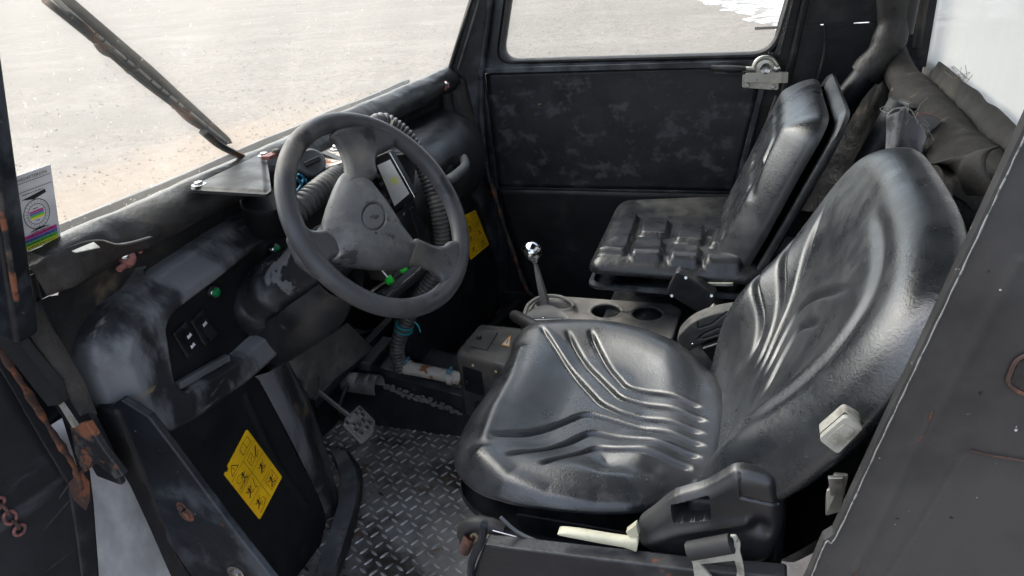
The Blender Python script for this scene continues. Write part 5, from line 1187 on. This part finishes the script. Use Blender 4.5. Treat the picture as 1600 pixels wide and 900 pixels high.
# ================================================================== centre console
cc = empty('centre_console', (-.29, .72, .29), 'dusty grey plastic console with two round cup holders beside the driver\'s cushion', 'console')
ZK = .30
def kc(px, py, z=ZK): return tuple(at(px, py, z=z)[:2])
x_r = -.125
ol = [kc(822, 478), kc(845, 464), kc(880, 462), kc(1052, 474), kc(1068, 482), kc(1058, 524), kc(1035, 545), kc(960, 545), kc(840, 520), kc(812, 500)]
ol = cspline([np.array(p) for p in ol], 60); ol = roundpoly([kc(815, 490), kc(838, 466), kc(880, 462), kc(1050, 474), kc(1066, 482), kc(1052, 526), kc(1038, 540), kc(900, 545), kc(818, 508)], .012, 6)
c_1, c_2 = np.array(kc(947, 486)), np.array(kc(1011, 490)); sl_ = [kc(850, 478), kc(882, 480)]
def kh(U, W, D):
    H = edge_round(D, .006)
    for c in (c_1, c_2):
        d = np.hypot(U - c[0], W - c[1]); H = H - .075 * smooth01((.0302 - d) / .0022) + .002 * np.exp(-((d - .034) / .003) ** 2)
    H = H - .03 * smooth01((.0135 - np.abs(U * 0 + pdist(U, W, [c_1, c_2])[0]) * 1.0 + -.010) / .002) * 0
    d, *_ = pdist(U, W, sl_); H = H - .05 * smooth01((.014 - d) / .002) + .006 * np.exp(-((d - .019) / .005) ** 2)
    n_ = pdist(U, W, [c_1, c_2])[0]; H = H - .004 * (n_ < .003)
    return H
b = MB().mat('plastic_grey'); relief(b, ol, (0, 0, ZK), (1, 0, 0), (0, 1, 0), kh, .0014, ((.0, .01), (.0, .03), (-.002, .10))); b.build('console_body', parent=cc, smooth=50)
for c in (c_1, c_2):
    b = MB().mat('plastic'); rows = [[P(c[0] + r * math.cos(a), c[1] + r * math.sin(a), z) for a in np.linspace(0, 2 * PI, 36, endpoint=False)] for r, z in ((.0285, ZK - .001), (.027, ZK - .06), (.001, ZK - .061))]
    b.loft(rows, closed=True); b.build('cup_holder', parent=cc, smooth=50)
b = MB().mat('plastic'); rows = []
for s0 in np.linspace(0, 1, 16):
    A_ = at(812 + 85 * s0, 500 - 26 * math.sin(s0 * PI) + 4 * s0, z=.315 + .01 * math.sin(s0 * PI)); B_ = at(814 + 85 * s0, 506 + 0 * s0, z=.31); rows.append([A_ + V(0, .004, -.02), A_, B_, B_ + V(0, -.01, -.03)])
b.loft(rows); b.build('gate_shield', parent=cc, smooth=70)
b = MB().mat('chrome'); b.bar(at(828, 499, z=.318), at(880, 498, z=.318), .006, .003); b.lathe(at(850, 498, z=.318), (0, 0, 1), [(0, .004), (.004, .003)], 8); b.build('metal_strip', parent=cc, bevel=.0008)
b = MB().mat('plastic_grey'); b.tube(spline([at(*p, z=.312) for p in [(818, 496), (826, 476), (846, 464), (872, 463), (892, 472), (897, 480)]], 24), .0042, 8)
b.build('slot_lip', parent=cc, smooth=60)
# gear lever
gv = empty('gear_lever', at(850, 472, y=.78), 'gear lever with a shiny round black and chrome knob', 'lever')
g0, g1 = at(853, 478, y=.775), at(834, 402, y=.775)
b = MB().mat('plastic_grey'); ax = unit(g1 - g0); up_ = unit(np.cross(ax, (0, 1, 0))); rows = []
for s0, w_, d_ in ((-.35, .016, .008), (0, .0155, .008), (.4, .012, .007), (.75, .0075, .006), (.86, .0055, .005), (1, .005, .005)):
    c = g0 + (g1 - g0) * s0; rows.append([c + up_ * a * w_ * .55 + V(0, 1, 0) * b_ * d_ for a, b_ in ((-1, -1), (1, -1), (1, 1), (-1, 1))])
b.loft(rows, closed=True, capb=True); b.build('shaft', parent=gv, smooth=40, bevel=.0015)
b = MB().mat('chrome'); c = at(831, 393, y=.775); R_ = .0225
b.lathe(c, ax, [(-R_ * 1.2, .006), (-R_ * 1.0, .009), (-R_ * .92, R_ * .42)] + [(R_ * math.sin(t), R_ * math.cos(t)) for t in np.linspace(-1.1, 1.5, 18)], 32); b.build('knob', parent=gv, smooth=60)
# brake handle grip
b = MB().mat('rubber'); a0, a1 = at(802, 492, y=.66), at(842, 514, y=.60); b.tube([a0, a0 + (a1 - a0) * .1, a1], [.010, .0125, .0125], 16); b.mat('plastic_deep'); b.lathe(a0, unit(a0 - a1), [(0, .009), (.001, .004)], 14)
b.build('handbrake_grip', smooth=50, label='short black round handbrake grip poking out beside the driver\'s cushion', cat='handle')
# control box
cb = empty('control_box', (-.52, .68, .1), 'black plastic box with small hatches standing on the tunnel in front of the driver\'s cushion', 'box')
b = MB().mat('plastic_lit_dusty'); T = [at(*p, z=.25) for p in [(712, 553), (750, 507), (818, 512), (796, 590)]]
T[3] = at(792, 575, z=.25); T[2] = at(818, 514, z=.25); bot = [p * V(1, 1, 0) + V(0, 0, .11) + V(.004, 0, 0) for p in T]
cen = sum(T) / 4
ro_ = roundpoly(T, .012, 5); rows = [[cen * V(1, 1, 0) + (p - cen) * V(k_, k_, 0) + V(0, 0, z) for p in ro_] for k_, z in ((1.0, .10), (1.02, .24), (1.015, .247), (.96, .252), (.90, .253))]
b.loft(rows, closed=True, capb=True); b.build('box_body', parent=cb, smooth=40)
def bq(u_, v_, l=.0): a = T[0] * (1 - u_) + T[3] * u_; c = T[1] * (1 - u_) + T[2] * u_; p = a * (1 - v_) + c * v_; return V(p[0], p[1], .2535 + l)
b = MB().mat('plastic_lit_dusty'); b.plate(roundpoly([bq(.16, .25, .002), bq(.52, .25, .002), bq(.52, .80, .002), (bq(.16, .80, .002))], .004, 3), .002, (0, 0, 1)); b.mat('rubber'); b.lathe(bq(.24, .5, .002), (0, 0, 1), [(0, .006), (.006, .005), (.008, .002)], 12); b.build('hatch', parent=cb, bevel=.0006)
fn = unit(np.cross(T[3] - T[0], (0, 0, 1))); fn = fn if fn[1] < 0 else -fn
def bf(u_, z, l=.003): p = T[0] * (1 - u_) + T[3] * u_; return V(p[0], p[1], z) + fn * l
b = MB().mat('plastic_deep'); b.plate(roundpoly([bf(.12, .225), bf(.50, .225), bf(.50, .165), bf(.12, .165)], .004, 3), .003, fn); b.mat('plastic'); b.lathe(bf(.38, .135), fn, [(0, .013), (.002, .013), (.003, .010)], 20); b.lathe(bf(.2, .19), fn, [(0, .005), (.005, .004)], 10)
b.mat('cream_dot'); b.lathe(bf(.35, .236), fn, [(0, .0035), (.002, .003)], 10); b.lathe(bf(.80, .236), fn, [(0, .0035), (.002, .003)], 10); b.build('front_hatch', parent=cb, bevel=.0006)
b = MB(); sh = Sheet(b, bq(.72, .45), bq(.9, .45), bq(.9, .75), bq(.72, .75), (0, 0, 1), .0006); sh.poly([(.0, 0), (1, 0), (.5, 1)], 'orange'); sh.poly([(.15, .08), (.85, .08), (.5, .8)], 'white_paper', 1.5); sh.line([(.5, .2), (.5, .6)], .12, 'ink_grey', 1, 2); b.build('warning_triangle', parent=cb, smooth=None)
# brake pedal
pe = empty('brake_pedal', at(560, 662, x=-.72), 'perforated worn steel pedal on a thin arm above the tread floor', 'pedal')
po = at(560, 662, x=-.71); pn = unit((.70, -.25, .66)); PU = unit(np.cross((0, 1, .1), pn)); PV = np.cross(pn, PU)
def pp(px, py): p = on(px, py, po, pn) - po; return (p @ PU, p @ PV)
ol = roundpoly([pp(*p) for p in [(562, 632), (587, 658), (583, 679), (566, 694), (536, 664), (540, 652)]], .004, 4)
if sum(ol[i - 1][0] * ol[i][1] - ol[i][0] * ol[i - 1][1] for i in range(len(ol))) < 0: ol = ol[::-1]
holes = [np.array(pp(*p)) for p in [(542, 661), (553, 663), (556, 645), (563, 640), (567, 658), (561, 664), (566, 648), (564, 677), (573, 668), (556, 672), (577, 660)]]
def pdh(U, W, D):
    H = edge_round(D, .002)
    for c in holes: d = np.hypot(U - c[0], W - c[1]); H = H + .0026 * np.exp(-((d - .0036) / .0012) ** 2) - .005 * smooth01((.003 - d) / .0008)
    return H + wob(U, W, 50, .0005)
b = MB().mat('pedal_steel'); relief(b, ol, po, PU, PV, pdh, .0007, ((0, .004), (-.001, .002)), pn); b.build('pedal_pad', parent=pe, smooth=50)
b = MB().mat('steel'); b.mats[-1] = 'pedal_steel'; b.bar(at(498, 612, x=-.79), at(548, 652, x=-.722), .012, .005, (0, 1, .3)); b.build('pedal_arm', parent=pe, bevel=.001)

# seat belt parts
rb = empty('belt_box', at(1085, 460, y=.66), 'black plastic box with screws tilted above the right cup holder', 'box')
q = [at(*p, y=.64) for p in [(1058, 422), (1122, 462), (1102, 496), (1040, 458)]]
nb = unit(np.cross(q[1] - q[0], q[3] - q[0])); nb = nb if nb @ (CAM - q[0]) > 0 else -nb; nb = unit(nb + V(0, 0, .35) - V(.1, 0, 0))
b = MB().mat('plastic'); b.plate(roundpoly(q, .010, 5), .028, nb); b.build('casing', parent=rb, bevel=.003, seg=3)
b = MB().mat('steel')
for p in ((1072, 434), (1112, 462), (1094, 490), (1050, 462)): b.lathe(at(*p, y=.64) + nb * .0005, nb, [(0, .0032), (.002, .0026)], 10)
b.build('screw', parent=rb, smooth=40)
ar = empty('hinge_cover', at(1095, 520, y=.58), 'grey plastic hinge cover with curved black grooves by the driver\'s seat back', 'cover')
def ap(px, py): return tuple(at(px, py, y=.57)[[0, 2]])
ol = cspline([np.array(ap(*p)) for p in [(1058, 530), (1068, 515), (1085, 502), (1110, 492), (1135, 487), (1160, 488), (1160, 530), (1130, 526), (1100, 536), (1078, 548), (1068, 546)]], 66)
gr = [[(1091, 503), (1092, 513), (1112, 507), (1128, 494), (1136, 488)], [(1150, 508), (1120, 513), (1100, 522), (1091, 529), (1100, 529), (1130, 520), (1150, 518)]]
gr = [[ap(*p) for p in q_] for q_ in gr]
def ah(U, W, D):
    H = edge_round(D, .004)
    for q_ in gr: H = H - .0035 * np.exp(-(pdist(U, W, q_)[0] / .0011) ** 2)
    return H
b = MB().mat('plastic_grey'); b.mats[-1] = 'dust_panel'; relief(b, ol, (0, .57, 0), (1, 0, 0), (0, 0, 1), ah, .0011, ((0, .01), (0, .03))); b.build('cover_plate', parent=ar, smooth=50)
b = MB().mat('steel'); b.lathe(at(1083, 539, y=.569), (0, -1, 0), [(0, .004), (.002, .003)], 12); b.build('screw', parent=ar, smooth=40)
b = MB().mat('plastic'); b.plate([at(*p, y=.56) for p in [(1095, 545), (1140, 530), (1150, 600), (1130, 590)]], .03, (0, -1, 0)); b.build('lower_cover', parent=ar, bevel=.004)
b = MB().mat('white_plastic'); b.plate(roundpoly([at(*p, y=.60) for p in [(1106, 486), (1114, 478), (1122, 484), (1122, 494), (1108, 496)]], .002, 2), .012, (0, -1, 0)); b.build('plastic_tab', smooth=None, bevel=.001, label='tiny white plastic tab between the black box and hinge cover', cat='tab')

# seat belt tongue bracket in the foreground
bl = empty('belt_bracket', at(1115, 880, y=-.01), 'white enamelled metal belt bracket with black roller in front of recliner', 'bracket')
def zp(px, py, l=0.): return at(px, py, y=-.012 - l)
def strip(pts, w_, th=.003):
    m_ = MB().mat('chip_white'); m_.mats[-1] = 'white_plastic'; Q = [zp(*p) for p in pts]
    m_.tube(spline(Q, 16), w_, 8, flat=.5, up=(0, 1, 0)); return m_
b = MB().mat('white_plastic')
b.plate(roundpoly([zp(*p) for p in [(1069, 853), (1076, 851), (1083, 868), (1148, 864), (1146, 842), (1140, 838), (1150, 838), (1157, 850), (1156, 862), (1162, 885), (1166, 935), (1146, 935), (1152, 893), (1148, 876), (1094, 882), (1114, 905), (1125, 935), (1090, 935), (1082, 880), (1072, 866)]], .0015, 3), .003, (0, -1, 0))
b.build('bracket_frame', parent=bl, bevel=.0006)
b = MB().mat('rubber'); b.tube([zp(1077, 861, .002), zp(1143, 849, .002)], .0095, 18); b.build('roller', parent=bl, smooth=60)
wb_ = MB().mat('rubber'); wb_.plate([at(*p, y=.01) for p in [(1090, 882), (1150, 876), (1160, 960), (1100, 960)]], .004, (0, -1, 0)); wb_.build('webbing', parent=bl)
# white block and metal buckle beside the side panel
b = MB().mat('white_plastic'); c = at(1314, 681, y=.05); A_ = unit(at(1350, 668, y=.03) - at(1300, 650, y=.05)); 
q = [at(*p, y=-.012) for p in [(1279, 687), (1321, 651), (1350, 668), (1309, 710)]]; b.plate(roundpoly(q, .004, 4), .02, unit((-.1, -1, .35))); qc = sum(q) / 4; b.mat('rubber'); b.tube([qc + (p - qc) * .985 + V(0, .006, 0) for p in q], .0008, 5, closed=True); b.mat('white_plastic'); b.plate(roundpoly([qc + (p - qc) * .62 + unit((-.1, -1, .35)) * .0012 for p in q], .002, 3), .001, unit((-.1, -1, .35)))
b.build('plastic_block', smooth=40, bevel=.001, label='dirty white plastic block hanging in the gap behind the driver\'s seat back', cat='block')
bk = MB().mat('zinc'); bk.plate(roundpoly([at(*p, y=.02) for p in [(1303, 742), (1326, 744), (1312, 800), (1290, 806), (1291, 775)]], .002, 3), .004, (-.4, -1, .1)); bk.mat('steel'); bk.bar(at(1305, 745, y=.01), at(1309, 772, y=.01), .004, .012)
bk.mat('white_plastic'); bk.plate([at(*p, y=.012) for p in [(1292, 768), (1302, 762), (1306, 772), (1293, 800)]], .003, (0, -1, 0)); bk.build('belt_buckle', bevel=.001, label='small bent metal buckle plate sticking out behind the chipped panel edge', cat='buckle')
# bright worn lever edge behind the passenger cushion

# pieces that can be picked apart become parts of their own
def split_parts(names):
    for o in [q_ for q_ in bpy.data.objects if q_.type == 'MESH' and q_.name.split('.')[0] in names]:
        me = o.data; nv = len(me.vertices); par = list(range(nv))
        def find(a):
            while par[a] != a: par[a] = par[par[a]]; a = par[a]
            return a
        for e_ in me.edges:
            a, c_ = find(e_.vertices[0]), find(e_.vertices[1])
            if a != c_: par[a] = c_
        comps = {}
        for i in range(nv): comps.setdefault(find(i), []).append(i)
        # touching shells (a screw head on its washer) stay together
        cl = [(set(v_), np.array([me.vertices[i].co[:] for i in v_])) for v_ in comps.values()]; merged = []
        for s_, c_ in cl:
            lo_, hi_ = c_.min(0) - .0015, c_.max(0) + .0015; hit = [g_ for g_ in merged if (g_[1] <= hi_).all() and (g_[2] >= lo_).all()]
            for g_ in hit: merged.remove(g_); s_ = s_ | g_[0]; lo_ = np.minimum(lo_, g_[1]); hi_ = np.maximum(hi_, g_[2])
            merged.append((s_, lo_, hi_))
        if len(merged) < 2: continue
        pol = [(list(p.vertices), p.material_index) for p in me.polygons]; mats = list(me.materials); base = o.name.split('.')[0]
        for k_, (s_, _, _) in enumerate(merged):
            idx = sorted(s_); mp = {a: i for i, a in enumerate(idx)}; fs_ = [([mp[v_] for v_ in f_], m_) for f_, m_ in pol if f_[0] in s_]
            n_me = bpy.data.meshes.new(base); n_me.from_pydata([me.vertices[i].co[:] for i in idx], [], [f_ for f_, _ in fs_])
            for m_ in mats: n_me.materials.append(m_)
            n_me.polygons.foreach_set('material_index', [m_ for _, m_ in fs_]); n_me.polygons.foreach_set('use_smooth', [True] * len(fs_)); n_me.set_sharp_from_angle(angle=math.radians(40))
            if k_ == 0: o.data = n_me
            else: c2_ = o.copy(); c2_.data = n_me; S.collection.objects.link(c2_)
split_parts({'gap_backing', 'door_frame', 'front_hatch', 'floor_bolt', 'rust_line', 'slit_blocker', 'wall_seal', 'wiper_spine', 'button', 'bolt', 'screw', 'side_wall', 'pedal_bracket', 'support_tube', 'hatch', 'post_seal', 'latch_lever', 'release_bar', 'slider_rail', 'seat_frame', 'door_tube'})
print('tris', sum(len(p.vertices) - 2 for o in bpy.data.objects if o.type == 'MESH' for p in o.data.polygons))
